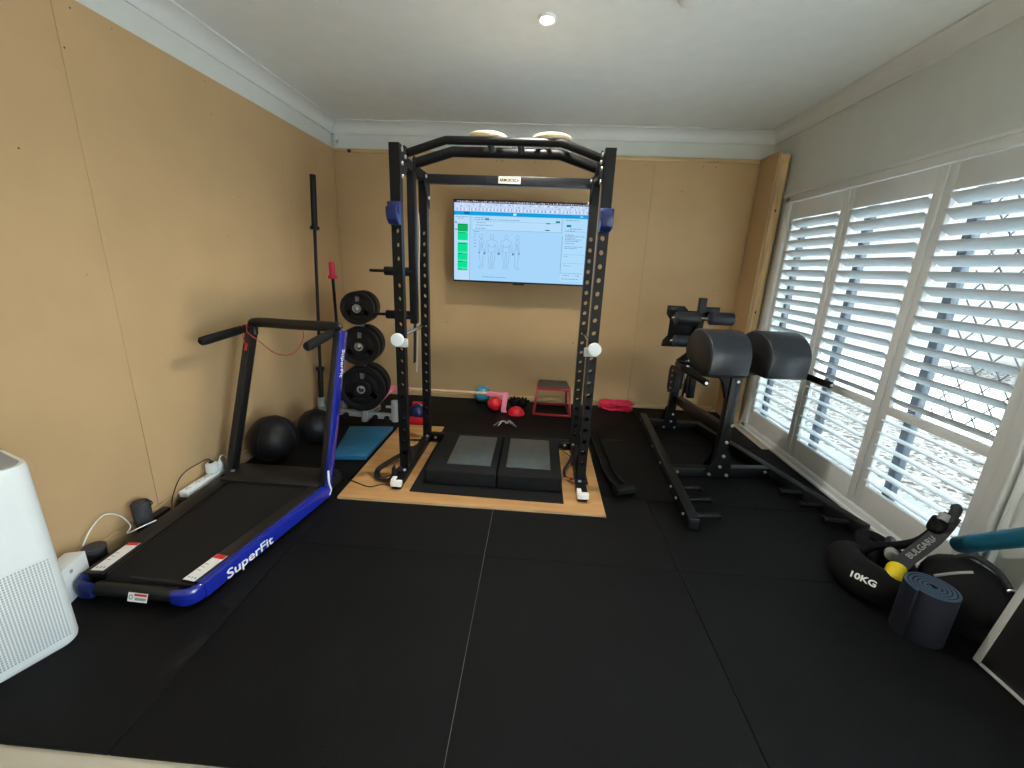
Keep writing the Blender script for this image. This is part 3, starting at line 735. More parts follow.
for side in (1, -1):
    rl = rail_mesh(side, blue_sec).build('side_rail', 'blue_paint' if side > 0 else 'black_plastic', tm)
    rail_mesh(side, foot_sec).build('foot_strip', 'black_plastic', tm)
    x = xr(YN+.035) if side > 0 else xl(YN+.035)
    # rounded blue rear corner, curving inwards
    c = MB(); P = []; sc_ = []
    for k in range(9):
        a = PI/2*k/8
        P.append((x-side*.055+side*.055*math.cos(a)-side*0, YN+.036-.050*math.sin(a), .058))
    P.append((x-side*.085, YN-.014, .058))
    sq = []
    for k in range(16):
        a = 2*PI*k/16; q = .75
        sq.append((.019*math.copysign(abs(math.cos(a))**q, math.cos(a)), .040*math.copysign(abs(math.sin(a))**q, math.sin(a))))
    c.sweep(P, sq, fixed_up=True, scales=[1.0]*8+[.96, .86])
    c.build('corner_cap', 'blue_paint' if side > 0 else 'blue_plastic', tm)
MB().cyl((xl(YN)+.08, YN+.012, .050), (xr(YN)-.07, YN+.012, .050), .030, seg=20).build('rear_roller_guard', 'black_plastic', tm)
# stickers
def sticker(cx, cy, cz, X, Y, Z, w, h, redfrom, redto, root):
    m = axes((cx, cy, cz), X, Y, Z)
    s = MB().box((0, 0, 0), (w, h, .0008)); s.bm.transform(m); so_ = s.build('warning_label', 'white_label', root)
    s = MB().box((0, (redfrom+redto)/2*h, .0006), (w*.94, (redto-redfrom)*h, .0008)); s.bm.transform(m); s.build('red_band', 'red_label', so_)
    s = MB()
    for k in range(3): s.box((w*(-.25+.02*k), h*(.10-.12*k), .0006), (w*.32, h*.018, .0008))
    for k in range(3): s.box((w*(-.28+.28*k), -h*.40, .0006), (w*.11, h*.05, .0008))
    s.bm.transform(m); build_each(s, 'print', 'grey_plastic', so_)
    return so_
ang = math.atan(.155)
sticker(xr(1.50)-.050, 1.505, .1052, (math.cos(ang), -math.sin(ang), 0), (math.sin(ang), math.cos(ang), 0), (0, 0, 1), .058, .17, .34, .5, tm)
sticker(xl(1.56)+.048, 1.53, .1052, (1, .045, 0), (-.045, 1, 0), (0, 0, 1), .056, .19, .40, .5, tm)
mst = axes((-1.60, YN-.0285, .060), (1, -.03, 0), (0, .45, 1), (0, -1, .45))
s = MB().box((0, 0, .006), (.088, .036, .001)); s.bm.transform(mst); so_ = s.build('warning_label', 'white_label', tm)
s = MB().box((.012, .010, .0068), (.055, .009, .001)); s.bm.transform(mst); s.build('red_band', 'red_label', so_)
s = MB().lathe([(.006, .0068), (.010, .0068), (.010, .0074), (.006, .0074), (.006, .0068)], Matrix.Translation((-.030, 0, 0)), 20); s.bm.transform(mst); s.build('round_mark', 'grey_plastic', so_)
s = MB().box((.014, -.006, .0068), (.05, .010, .001)); s.bm.transform(mst); s.build('print', 'grey_plastic', so_)
# motor housing
MB().prism([(xl(2.24)+.03, 2.235), (xr(2.24)-.03, 2.225), (xr(YF)-.03, YF), (xl(YF)+.03, YF)], .020, Matrix.Translation((0, 0, .095)), bev=.008).build('motor_cover', 'black_plastic', tm)
MB().box((-1.57, 2.43, .06), (.62, .07, .09), bev=.02).build('front_housing', 'black_plastic', tm)
b = MB(); b.cyl((xl(2.34)+.05, 2.34, .112), (xl(2.34)+.05, 2.34, .122), .013, seg=16, bev=.003); b.build('screw_cap', 'bolt', tm)
# posts
LB, LT = V((-1.935, 2.36, .05)), V((-1.868, 2.66, 1.005))
RBp, RT = V((-1.275, 2.290, .06)), V((-1.215, 2.52, 1.020))
MB().bar(LB, LT, .050, .075, up=(0, 1, 0), bev=.012).build('post', 'black_plastic', tm)
MB().bar(RBp, RT, .042, .075, up=(0, 1, 0), bev=.010).build('post', 'black_plastic', tm)
d = (RT-RBp).normalized(); x_, y_, _ = frame_from(d, V((0, 1, 0)))
off = x_*(.026 if x_.x > 0 else -.026)
rp = MB().bar(RBp+off-d*.02, RT+off+d*.012, .022, .082, up=(0, 1, 0), bev=.008).build('post_shell', 'blue_paint', tm)
xx = x_ if x_.x > 0 else -x_
yy = y_ if y_.y > 0 else -y_
lc = RBp+off+d*.80+xx*.0125
lettering('SuperFit', .052, axes(lc, -d, xx.cross(-d), xx), 'white_label', rp, bold=.0006)
# release lever of the right post
MB().tube(spline([(RBp.x+.048, RBp.y-.02, .20), (RBp.x+.052, RBp.y-.03, .13), (RBp.x+.050, RBp.y-.01, .07), (RBp.x+.046, RBp.y-.03, .04)], 5), .006, 8).build('lever', 'white_plastic', tm)
# console crossbar and handles
cb = spline([LT+V((.0, 0, -.05)), LT+V((.004, 0, .0)), LT+V((.045, -.01, .03)), LT.lerp(RT, .5)+V((0, 0, .03)), RT+V((-.04, .01, .03)), RT+V((0, 0, .022))], 6)
MB().sweep(cb, [(.033*math.cos(a), .026*math.sin(a)) for a in [2*PI*k/16 for k in range(16)]], up=(0, 1, 0)).build('console_bar', 'black_plastic', tm)
for base, tip in ((LT+V((-.012, -.02, -.005)), V((-1.922, 2.275, .967))), (RT+V((-.04, -.02, -.005)), V((-1.235, 2.175, .990)))):
    MB().tube([base, base.lerp(tip, .3), base.lerp(tip, .9), base.lerp(tip, .97), tip], .027, 18, scales=[.9, 1, 1, .92, .55]).build('handle', 'foam', tm)
# safety key on its cord
hb = LT.lerp(V((-1.930, 2.235, .967)), .12)
kc = MB().tube(spline([hb+V((.03, -.03, .03)), hb+V((.035, -.04, -.02)), LT.lerp(RT, .10)+V((0, -.04, -.08)), LT.lerp(RT, .30)+V((0, -.04, -.16)), LT.lerp(RT, .50)+V((0, -.04, -.15)), LT.lerp(RT, .62)+V((0, -.035, -.06)), LT.lerp(RT, .63)+V((0, -.03, 0.01))], 8), .0028, 6).build('safety_cord', 'red_cord', tm)
MB().tube(spline([hb+V((.0, -.03, .028)), hb+V((.0, -.045, -.02)), hb+V((.01, -.04, -.10))], 6), .0028, 6).build('key_cord', 'red_cord', tm)
MB().box(hb+V((.012, -.04, -.115)), (.016, .010, .050), Matrix.Rotation(.3, 3, 'Y'), bev=.004).build('safety_clip', 'red_label', tm)
# lettering on the rail
yy0 = 1.66; dr = V((math.sin(ang), math.cos(ang), 0)); nr = V((math.cos(ang), -math.sin(ang), 0))
lettering('SuperFit', .066, axes(V((xr(yy0), yy0, .052))+nr*.0245, dr, (0, 0, 1), nr), 'white_label', rl if False else tm, name='lettering', squeeze=1.25, bold=.001)

# ---------------------------------------------------------------- glute ham bench
gh = thing('glute_ham_bench', (1.45, 3.0, 0), 'black steel bench with two rounded pads by the windows', 'exercise bench')
LA, LB_ = V((1.125, 4.08, .041)), V((.985, 2.215, .041))
RA, RB_ = V((1.60, 3.93, .041)), V((1.995, 2.275, .041))
for a, b_ in ((LA, LB_), (RA, RB_)):
    q = MB().bar(a, b_, .062, .070, bev=.004).build('base_runner', 'grey_black', gh)
for k, (t0, tl) in enumerate(((.945, .17), (.845, .17), (.765, .15))):
    p = LA.lerp(LB_, t0); q = MB().cyl(p+V((.02, 0, -.003)), p+V((.02+tl, .012, -.003)), .0185, seg=18, bev=.003); q.cyl(p+V((.012+tl, .012, -.003)), p+V((.022+tl, .0125, -.003)), .024, seg=18, bev=.003); q.build('band_peg', 'black_metal', gh)
    p = RA.lerp(RB_, (.955, .850, .755)[k]); q = MB().cyl(p+V((-.02, 0, -.003)), p+V((-.165, .012, -.003)), .0185, seg=18, bev=.003); q.cyl(p+V((-.157, .012, -.003)), p+V((-.169, .0125, -.003)), .026, seg=18, bev=.003); q.build('band_peg', 'black_metal', gh)
bt = MB()
for t0 in (.945, .845, .765, .57, .40, .05):
    p = LA.lerp(LB_, t0); bt.cyl(p+V((-.031, 0, 0)), p+V((-.043, 0, 0)), .010, seg=8, bev=.003)
FYc = 2.945
MB().bar((1.06, 2.905, .041), (1.81, 3.00, .041), .06, .068, bev=.004).build('front_crossbar', 'grey_black', gh)
MB().bar((1.13, 3.93, .041), (1.60, 3.895, .041), .06, .068, bev=.004).build('rear_crossbar', 'grey_black', gh)
for x, y in ((1.09, 2.872), (1.76, 2.957)): bt.cyl((x, y, .05), (x, y-.012, .05), .011, seg=8, bev=.003)
# front post with flared foot
px, py = 1.405, 2.925
MB().bar((px, py+.02, .075), (px+.010, py+.02, .80), .072, .072, up=(0, 1, 0), bev=.004).build('front_post', 'grey_black', gh)
g = MB()
for yy_ in (py-.024, py+.058):
    g.prism([(-.125, 0), (.080, 0), (.068, .13), (.040, .22), (-.040, .22), (-.052, .15)], .006, axes((px, yy_, .012), (1, 0, 0), (0, 0, 1), (0, -1, 0)))
g.prism([(-.036, .0), (-.036, -.20), (-.075, -.075), (-.13, .0)], .05, axes((px, py-.005, .80), (1, 0, 0), (0, 0, 1), (0, 1, 0)))
build_each(g, 'gusset_plate', 'black_metal', gh)
for x, z_ in ((-.075, .035), (.050, .035), (-.008, .10), (.004, .185), (.012, .29), (.028, .42), (.010, .745)):
    bt.cyl((px+x, py-.020 if z_ > .25 else py-.029, z_), (px+x, py-.034 if z_ > .25 else py-.042, z_), .012, seg=8, bev=.003)
# sloping spine
MB().bar((1.375, 3.87, .300), (1.405, 2.97, .365), .062, .075, bev=.004).build('spine', 'grey_black', gh)
# rear stand
rx, ry = 1.30, 3.89
g = MB()
for yy_ in (ry-.045, ry+.05):
    g.prism([(-.07, 0), (.10, 0), (.075, .12), (.045, .20), (-.005, .20)], .006, axes((rx, yy_, .012), (1, 0, 0), (0, 0, 1), (0, -1, 0)))
build_each(g, 'gusset_plate', 'black_metal', gh)
for x, z_ in ((-.035, .035), (.065, .035), (.025, .095), (.035, .165)): bt.cyl((rx+x, ry-.051, z_), (rx+x, ry-.063, z_), .011, seg=8, bev=.003)
MB().bar((rx+.025, ry, .075), (rx+.045, ry, .60), .066, .066, up=(0, 1, 0), bev=.004).build('rear_post', 'black_metal', gh)
MB().bar((1.475, 3.87, .33), (1.475, 3.87, .80), .060, .060, up=(0, 1, 0), bev=.004).build('rear_post', 'grey_black', gh)
ap = MB()                                      # half round adjuster plates
for xx_ in (rx-.018, rx+.105):
    pts = [(.085*math.cos(a), .085*math.sin(a)) for a in [PI*k/14 for k in range(15)]]+[(-.085, -.16), (.085, -.16)]
    ap.prism(pts, .006, axes((xx_, ry-.01, .545), (0, 1, 0), (0, 0, 1), (1, 0, 0)))
build_each(ap, 'adjuster_plate', 'black_metal', gh)
for z_ in (.42, .48, .54, .59): bt.cyl((rx-.018, ry-.05, z_), (rx-.030, ry-.05, z_), .009, seg=8, bev=.003)
MB().cyl((rx-.05, ry-.06, .40), (rx+.02, ry-.06, .40), .015, seg=14, bev=.003).build('adjuster_knob', 'black_plastic', gh)
MB().bar((1.40, 3.86, .30), (1.40, 3.86, .70), .012, .05, up=(0, 1, 0), bev=.002).build('sliding_post', 'chrome', gh)
MB().bar((1.30, 3.87, .60), (1.32, 2.98, .775), .055, .060, bev=.004).build('pad_beam', 'black_metal', gh)
MB().bar((1.13, 3.04, .780), (1.88, 3.08, .780), .06, .028, bev=.004).build('pad_carrier', 'black_metal', gh)
# two half-round pads
def pad(x0, x1, yc):
    ry_, ht = .218, .172; pr = [(ry_-.012, -.135), (ry_, -.04)]
    for k in range(1, 20):
        a = PI*k/20; c, s = math.cos(a), math.sin(a)
        pr.append((ry_*math.copysign(abs(c)**.97, c), ht*s**.97-.025))
    pr += [(-ry_, -.03), (-ry_+.01, -.055), (-ry_+.12, -.125), (.0, -.150), (ry_-.04, -.150)]
    pr = [(-u, v) for u, v in pr]
    m = axes((x0+.004, yc, .942), (-.05, 1, 0), (0, 0, 1), (1, .05, 0))
    p = MB().prism(pr, x1-x0-.008, m, bev=.010, seg=3).build('thigh_pad', 'vinyl', gh, angle=50)
    pr2 = [(u*.94, v*.94-.003) for u, v in pr]
    MB().prism(pr2, .004, axes((x0-.0005, yc, .942), (-.05, 1, 0), (0, 0, 1), (1, .05, 0)), bev=.0015).build('pad_end', 'vinyl_side', p)
    MB().prism(pr2, .004, axes((x1-.0035, yc+.05*(x1-x0), .942), (-.05, 1, 0), (0, 0, 1), (1, .05, 0)), bev=.0015).build('pad_end', 'vinyl_side', p)
pad(1.143, 1.415, 2.985); pad(1.535, 1.808, 3.01)
# handles
for P in ([(1.25, 3.24, .785), (1.105, 3.25, .785), (1.092, 3.22, .785), (1.105, 2.66, .785)], [(1.75, 3.10, .79), (1.89, 3.10, .79), (1.905, 3.07, .79), (1.935, 2.755, .79)]):
    MB().tube(P[:3]+[V(P[2]).lerp(V(P[3]), .4)], .016, 14).build('handle_tube', 'black_metal', gh)
    MB().cyl(V(P[2]).lerp(V(P[3]), .25), P[3], .0215, seg=20, bev=.006).build('handle_grip', 'foam', gh)
    MB().cyl(P[3], V(P[3])+(V(P[3])-V(P[2])).normalized()*.006, .010, seg=12).build('handle_cap', 'bolt', gh)
# foot plate, mast and ankle rollers
fy = 3.90
MB().prism([(-.17, -.205), (.16, -.205), (.16, .125), (.03, .125), (-.01, .165), (-.160, .165), (-.160, .09), (-.125, .04), (-.125, -.10), (-.165, -.15)], .010, axes((1.325, fy, 1.005), (1, 0, 0), (0, 0, 1), (0, -1, 0)), bev=.002).build('foot_plate', 'black_metal', gh)
MB().box((1.54, fy-.03, 1.13), (.15, .008, .085), bev=.002).build('side_plate', 'grey_black', gh)
MB().bar((1.452, 3.86, .62), (1.452, 3.86, 1.250), .058, .058, up=(0, 1, 0), bev=.004).build('mast', 'grey_black', gh)
MB().bar((1.475, 3.87, .80), (1.32, 3.87, .66), .05, .05, up=(0, 1, 0), bev=.004).build('mast_brace', 'black_metal', gh)
def roller(x0, x1, z_, r):
    MB().lathe([(0, 0), (r*.7, 0), (r, .012), (r, x1-x0-.012), (r*.7, x1-x0), (0, x1-x0)], axes((x0, 3.765, z_), (0, 1, 0), (0, 0, 1), (1, 0, 0))).build('ankle_roller', 'vinyl', gh)
roller(1.200, 1.415, 1.072, .057); roller(1.490, 1.700, 1.085, .057); roller(1.215, 1.43, .875, .050); roller(1.52, 1.72, .875, .05)
MB().cyl((1.180, 3.765, 1.075), (1.720, 3.765, 1.083), .013, seg=12).build('roller_axle', 'chrome', gh)
MB().cyl((1.190, 3.765, .875), (1.735, 3.765, .875), .013, seg=12).build('roller_axle', 'chrome', gh)
MB().bar((1.452, 3.84, 1.08), (1.452, 3.765, 1.08), .04, .04, bev=.003).build('roller_bracket', 'black_metal', gh)
MB().bar((1.452, 3.84, .875), (1.452, 3.765, .875), .04, .04, bev=.003).build('roller_bracket', 'black_metal', gh)
build_each(bt, 'bolt', 'bolt', gh)

for m_, (cx, cy, rx_, ry_, rz) in ((None, (-1.255, 1.17, .030, .10, -.25)), (None, (-1.26, 1.44, .035, .035, 0))):
    tgt = [o for o in C.objects if o.name.startswith('rubber_mat') and abs(o.location.x-cx) < .52 and abs(o.location.y-cy) < .52][0]
    MINV[tgt.name] = Matrix.Translation(-tgt.location)
    pts = []
    for k in range(26):
        a = 2*PI*k/26; q = 1+.35*noise.noise(V((math.cos(a)*2, math.sin(a)*2, cx*7)))
        pts.append((rx_*q*math.cos(a), ry_*q*math.sin(a)))
    MB().prism(pts, .0004, Matrix.Translation((cx, cy, .0001)) @ Matrix.Rotation(rz, 4, 'Z')).build('dust_mark', 'scuff', tgt)
# ---------------------------------------------------------------- television on its arm
TY = 4.22
tv = thing('television', (-.19, TY+.05, 1.30), 'wall mounted flat television showing a body chart page', 'television')
TX0, TX1, TZ0, TZ1 = -.842, .455, 1.288, 2.040
MB().box(((TX0+TX1)/2, TY+.018, (TZ0+TZ1)/2), (TX1-TX0, .030, TZ1-TZ0), bev=.004).build('bezel', 'black_plastic', tv)
MB().box(((TX0+TX1)/2, TY+.050, (TZ0+TZ1)/2-.06), ((TX1-TX0)*.7, .05, (TZ1-TZ0)*.6), bev=.015).build('rear_housing', 'black_plastic', tv)
MB().box(((TX0+TX1)/2, TY+.004, TZ0-.006), (.11, .012, .016), bev=.003).build('logo_bar', 'black_plastic', tv)
MB().box((-.19, YB-.0082, 1.70), (.22, .018, .34), bev=.004).build('wall_bracket', 'black_metal', tv)
MB().bar((-.19, YB-.02, 1.70), (-.05, TY+.16, 1.70), .05, .04, bev=.004).build('arm', 'black_metal', tv)
MB().bar((-.05, TY+.16, 1.70), (-.19, TY+.07, 1.70), .05, .04, bev=.004).build('arm', 'black_metal', tv)
sx0, sx1, sz0, sz1 = TX0+.010, TX1-.010, TZ0+.016, TZ1-.010
SW, SH = sx1-sx0, sz1-sz0
scr = MB().quad((sx0, TY+.0022, sz0), (sx1, TY+.0022, sz0), (sx1, TY+.0022, sz1), (sx0, TY+.0022, sz1)).build('screen', emit('screen_page', srgb(168, 214, 250), SCR), tv, smooth=False)
layer = [0]
def patch(name, rects, col, lvl=1, st=1.0):
    mb = MB(); y = TY+.0022-.0003*lvl
    for a, b, c, d in rects:            # left, top, right, bottom as screen fractions
        x0, x1 = sx0+a*SW, sx0+c*SW; z0, z1 = sz1-d*SH, sz1-b*SH
        mb.quad((x0, y, z0), (x1, y, z0), (x1, y, z1), (x0, y, z1))
    layer[0] += 1
    return mb.build(name, emit('screen_colour_%d' % layer[0], srgb(*col), SCR), scr, smooth=False)
R_ = random.Random(3)
patch('tab_strip', [(0, 0, 1, .028)], (38, 34, 46), 1)
dots = []
x = .02
while x < .985:
    w = R_.uniform(.004, .010); dots.append((x, R_.uniform(.002, .012), x+w, R_.uniform(.016, .026))); x += w+R_.uniform(.003, .008)
patch('tab_icons', dots, (196, 196, 214), 2)
patch('browser_bar', [(0, .028, 1, .130)], (196, 216, 246), 1)
pl_ = []
for row, (z0, z1) in enumerate(((.040, .052), (.066, .076), (.092, .120))):
    x = .02
    while x < .98:
        w = R_.uniform(.003, .020) if row < 2 else R_.uniform(.004, .008)
        if R_.random() < (.5 if row < 2 else .95): pl_.append((x, z0, x+w, z1))
        x += w+R_.uniform(.003, .012)
patch('bookmark_icons', [p for i, p in enumerate(pl_) if i % 2], (120, 160, 214), 2)
patch('bookmark_icon_pale', [p for i, p in enumerate(pl_) if not i % 2], (236, 244, 252), 2)
patch('blue_header', [(0, .132, 1, .178)], (18, 158, 226), 1)
patch('header_button', [(.075, .138, .115, .168)], (10, 104, 166), 2)
patch('header_mark', [(.44, .140, .462, .168), (.93, .150, .95, .160)], (190, 236, 250), 2)
patch('side_panel', [(0, .178, .118, 1)], (186, 222, 250), 1)
patch('middle_panel', [(.14, .19, .80, .355)], (182, 222, 252), 1)
patch('right_panel', [(.81, .19, .985, .97)], (176, 220, 252), 1)
patch('panel_line', [(.118, .178, .121, 1), (.14, .245, .80, .248), (.14, .352, .80, .356), (.798, .19, .801, .355), (.808, .40, .812, .862), (.808, .858, .98, .863), (.82, .62, .98, .623), (.82, .73, .98, .733), (.82, .335, .98, .338)], (120, 160, 196), 2)
patch('dark_green_tile', [(.026, .285, .104, .382)], (14, 176, 92), 2)
patch('green_tile', [(.026, .386, .104, .492), (.026, .516, .104, .640), (.026, .644, .104, .742), (.026, .746, .104, .842), (.026, .846, .104, .876)], (18, 222, 150), 2)
tx = []
for z in (.29, .395, .527, .655, .757, .853): tx.append((.032, z, .032+R_.uniform(.03, .06), z+.008))
patch('tile_text', tx, (10, 132, 84), 3)
patch('alert_dot', [(.008, .262, .020, .276), (.008, .350, .022, .362)], (40, 66, 120), 3)
gt = []
for z, x0, x1 in ((.196, .01, .11), (.215, .03, .075), (.202, .15, .26), (.222, .15, .49), (.262, .17, .24), (.292, .16, .29), (.330, .16, .24), (.372, .15, .19), (.945, .22, .40), (.198, .83, .93), (.300, .86, .95),
                  (.325, .83, .90), (.375, .83, .89), (.392, .83, .97), (.412, .83, .90), (.432, .83, .95), (.452, .83, .93), (.480, .83, .90), (.520, .83, .96), (.540, .83, .92), (.640, .83, .86), (.76, .83, .88), (.885, .83, .88), (.885, .92, .96), (.93, .82, .95), (.405, .15, .165), (.44, .15, .165), (.48, .15, .165), (.52, .15, .165), (.56, .15, .165)):
    x = x0
    while x < x1:
        w = R_.uniform(.006, .022); gt.append((x, z, min(x+w, x1), z+.0075)); x += w+.005
patch('grey_text', gt, (104, 138, 176), 3)
patch('green_button', [(.235, .212, .262, .232), (.755, .215, .785, .238), (.835, .255, .868, .282)], (14, 128, 128), 3)
patch('dark_button', [(.685, .244, .715, .255), (.680, .326, .712, .337)], (52, 70, 100), 3)
# four body outlines
def figure(cx, side, w):
    H0, H1 = .405, .835; h = H1-H0
    def P(u, v): return V((sx0+(cx+u)*SW, TY+.0012, sz1-(H0+v*h)*SH))
    mb = MB(); r = .0016
    def line(pts, closed=False): mb.tube(pts, r, 5, closed=closed)
    line([P(.013*math.cos(a), .065+.065*math.sin(a)) for a in [2*PI*k/14 for k in range(14)]], True)
    if side:
        s = side
        line(spline([P(-.006*s, .13), P(.014*s, .20), P(.010*s, .36), P(.018*s, .48), P(.010*s, .68), P(.004*s, .94), P(.022*s, .985), P(-.012*s, .985), P(-.014*s, .72), P(-.020*s, .50), P(-.010*s, .36), P(-.018*s, .22), P(-.008*s, .14)], 4))
        line(spline([P(.0, .22), P(.004*s, .38), P(.016*s, .54), P(.012*s, .56), P(-.006*s, .40), P(-.006*s, .24)], 4))
    else:
        for s in (1, -1):
            line(spline([P(.006*s, .13), P(.012*s, .165), P(.036*s, .20), P(.045*s, .36), P(.055*s, .52), P(.060*s, .57), P(.050*s, .56), P(.032*s, .38), P(.026*s, .27)], 4))
            line(spline([P(.026*s, .27), P(.020*s, .40), P(.027*s, .50), P(.023*s, .70), P(.016*s, .93), P(.022*s, .99), P(.004*s, .985), P(.008*s, .74), P(.001*s, .53)], 4))
        line([P(-.020, .34), P(0, .37), P(.020, .34)]); line([P(-.026, .49), P(0, .53), P(.026, .49)])
    mb.build('body_outline', FIG, scr)
FIG = emit('screen_outline', srgb(128, 158, 200), SCR)
figure(.205, -1, .02); figure(.285, 0, .04); figure(.395, 0, .04); figure(.478, 1, .02)
hd = []
for cx, s in ((.285, 1), (.395, 1)):
    for q in (-1, 1): hd.append((cx+q*.052-.006, .405+.43*.53, cx+q*.052+.006, .405+.43*.59))
hd += [(.188, .63, .197, .65), (.487, .63, .497, .65)]
patch('hand_shade', hd, (70, 100, 150), 3)

# ---------------------------------------------------------------- plate tree with rubber plates
tr = thing('plate_tree', (-1.52, 3.56, 0), 'grey weight plate tree with holders at both ends of its base', 'weight rack')
MB().bar((-1.52, 3.56, .05), (-1.52, 3.56, 1.16), .050, .050, up=(0, 1, 0), bev=.004).build('post', 'grey_paint', tr)
MB().bar((-1.97, 3.62, .085), (-1.215, 3.545, .085), .05, .05, bev=.004).build('base_bar', 'grey_paint', tr)
MB().bar((-1.53, 3.54, .045), (-1.53, 3.90, .045), .05, .05, bev=.004).build('base_bar', 'grey_paint', tr)
MB().bar((-1.17, 3.50, .030), (-1.24, 3.72, .030), .05, .05, bev=.004).build('foot_bar', 'grey_paint', tr)
MB().bar((-1.97, 3.42, .030), (-1.97, 3.80, .030), .05, .05, bev=.004).build('foot_bar', 'grey_paint', tr)
def holder(x, y, z0, z1):
    MB().lathe([(.024, 0), (.0325, 0), (.0325, z1-z0), (.026, z1-z0), (.026, .02), (0, .02)], Matrix.Translation((x, y, z0)), 24).build('bar_holder', 'grey_paint', tr)
holder(-1.235, 3.530, .05, .245); holder(-1.985, 3.655, .05, .20); holder(-1.80, 3.72, .05, .16)
for x in (-1.70, -1.42, -1.31): MB().cyl((x, 3.56, .075), (x, 3.51, .075), .024, seg=18, bev=.005).build('bumper', 'foam', tr)
b = MB().box((-1.285, 3.515, .19), (.05, .025, .02), bev=.004); b.build('clamp_screw', 'bolt', tr)
PN = [V((0.10, -1.0, 0.0)).normalized()]
pn = PN[0]
levels = [(1.060, .140, .052), (.735, .170, .055), (.352, .203, .060)]
for z, r, t in levels:
    MB().cyl(V((-1.52, 3.56, z))-pn*.20, V((-1.52, 3.56, z))+pn*(.030+t-.006), .0245, seg=20, bev=.004).build('plate_peg', 'chrome', tr)
def plate(c, r, t, label, first=None):
    o = thing('weight_plate', V(c), label, 'weight plate', 'black weight plates on the tree')
    ax = V((1, 0, 0)) if abs(pn.x) < .9 else V((0, 1, 0))
    y_ = V((0, 0, 1)); x_ = y_.cross(pn).normalized(); m = axes(c, x_, y_, pn)
    MB().lathe([(r*.74, -t*.40), (r*.80, -t/2), (r*.97, -t/2), (r, -t*.36), (r, -t*.06), (r*.985, -t*.02), (r*.985, t*.02), (r, t*.06), (r, t*.36), (r*.97, t/2), (r*.80, t/2), (r*.74, t*.40), (r*.74, -t*.40)], m, 56).build('rim', 'cast_iron', o)
    MB().lathe([(.0262, -t/2), (r*.36, -t/2), (r*.40, -t*.34), (r*.40, t*.34), (r*.36, t/2), (.0262, t/2), (.0262, -t/2)], m, 40).build('hub', 'cast_iron', o)
    for k in range(3):
        a0 = 2*PI*k/3+PI/2+rad(13); a1 = 2*PI*(k+1)/3+PI/2-rad(13)
        n = 12; pts = [(r*.76*math.cos(a0+(a1-a0)*i/n), r*.76*math.sin(a0+(a1-a0)*i/n)) for i in range(n+1)]
        pts += [(r*.38*math.cos(a1+rad(-6)+(a0-a1+rad(12))*i/n), r*.38*math.sin(a1-rad(6)+(a0-a1+rad(12))*i/n)) for i in range(n+1)]
        MB().prism(pts, t*.56, m @ Matrix.Translation((0, 0, -t*.28)), bev=.004).build('web', 'cast_iron', o)
    MB().lathe([(.0262, t/2-.004), (.036, t/2-.004), (.036, t/2+.003), (.0262, t/2+.003), (.0262, t/2-.004)], m, 28).build('steel_sleeve', 'grey_plastic', o)
    s = MB()
    for k in range(3):
        a = 2*PI*k/3+rad(20); s.box((r*.87*math.cos(a), r*.87*math.sin(a), t/2+.0004), (r*.10, r*.05, .001), Matrix.Rotation(a-PI/2, 3, 'Z'))
    return o
words = ['top', 'middle', 'bottom']; sizes = ['small', 'medium', 'large']
for (z, r, t), wd, sz in zip(levels, words, sizes):
    c = V((-1.52, 3.56, z))
    plate(c+pn*(.030+t/2), r, t, '%s black rubber plate on the %s peg, front of the tree' % (sz, wd))
    plate(c-pn*(.040+t/2), r*1.0, t, '%s black rubber plate on the %s peg, against the post at the back' % (sz, wd))
    plate(c-pn*(.048+t*1.5), r*.99, t, '%s black rubber plate on the %s peg, rearmost on that peg' % (sz, wd))

# ---------------------------------------------------------------- barbells standing in the holders
def bar_bell(foot, top, sl, rs, label, smat, name='barbell', grp='barbells standing in the back left corner'):
    foot, top = V(foot), V(top); d = (top-foot).normalized(); L = (top-foot).length
    t = thing(name, foot, label, 'barbell', grp)
    MB().cyl(foot+d*.05, top-d*sl*.4, .0135, seg=16).build('shaft', 'black_metal', t)
    MB().cyl(top-d*sl, top, rs, seg=22, bev=.004).build('sleeve', smat, t)
    MB().cyl(top-d*(sl+.03), top-d*sl, rs*1.55, seg=22, bev=.005).build('collar', 'black_metal' if smat != 'band_red' else smat, t)
    MB().cyl(foot, foot+d*sl*.96, rs*.96, seg=22, bev=.004).build('sleeve', 'black_metal', t)
    MB().cyl(foot+d*sl*.96, foot+d*(sl*.96+.03), rs*1.55, seg=22, bev=.005).build('collar', 'black_metal', t)
    return t
bar_bell((-1.985, 3.655, .072), (-1.905, 3.690, 2.115), .40, .0245, 'tall black barbell standing upright by the left wall', 'black_metal')
bar_bell((-1.80, 3.72, .072), (-1.855, 3.80, 1.425), .115, .0250, 'shorter bar with a red end standing behind the weight tree', 'band_red')

# ---------------------------------------------------------------- balls and floor things at the back
def medball(c, r, label):
    t = thing('medicine_ball', (c[0], c[1], 0), label, 'medicine ball', 'black medicine balls behind the treadmill')
    MB().sphere(c, r, (1, 1, .97)).build('ball', 'cast_iron', t)
    s = MB()
    for rx_ in (0, PI/2): s.tube([V(c)+Matrix.Rotation(rx_, 3, 'Z') @ V((r*1.001*math.cos(a), 0, r*.972*math.sin(a))) for a in [2*PI*k/40 for k in range(40)]], .0025, 6, closed=True)
    s.build('seam', 'black_plastic', t)
medball((-1.878, 2.745, .172), .172, 'larger black medicine ball between the treadmill and the wall')
medball((-1.745, 3.10, .140), .140, 'smaller black medicine ball beside the weight plates')
bm_ = thing('folded_mat', (-1.38, 3.05, 0), 'blue folded mat on the floor left of the plywood', 'mat')
poly = [(-1.475, 2.80), (-1.225, 2.83), (-1.225, 3.44), (-1.60, 3.38)]
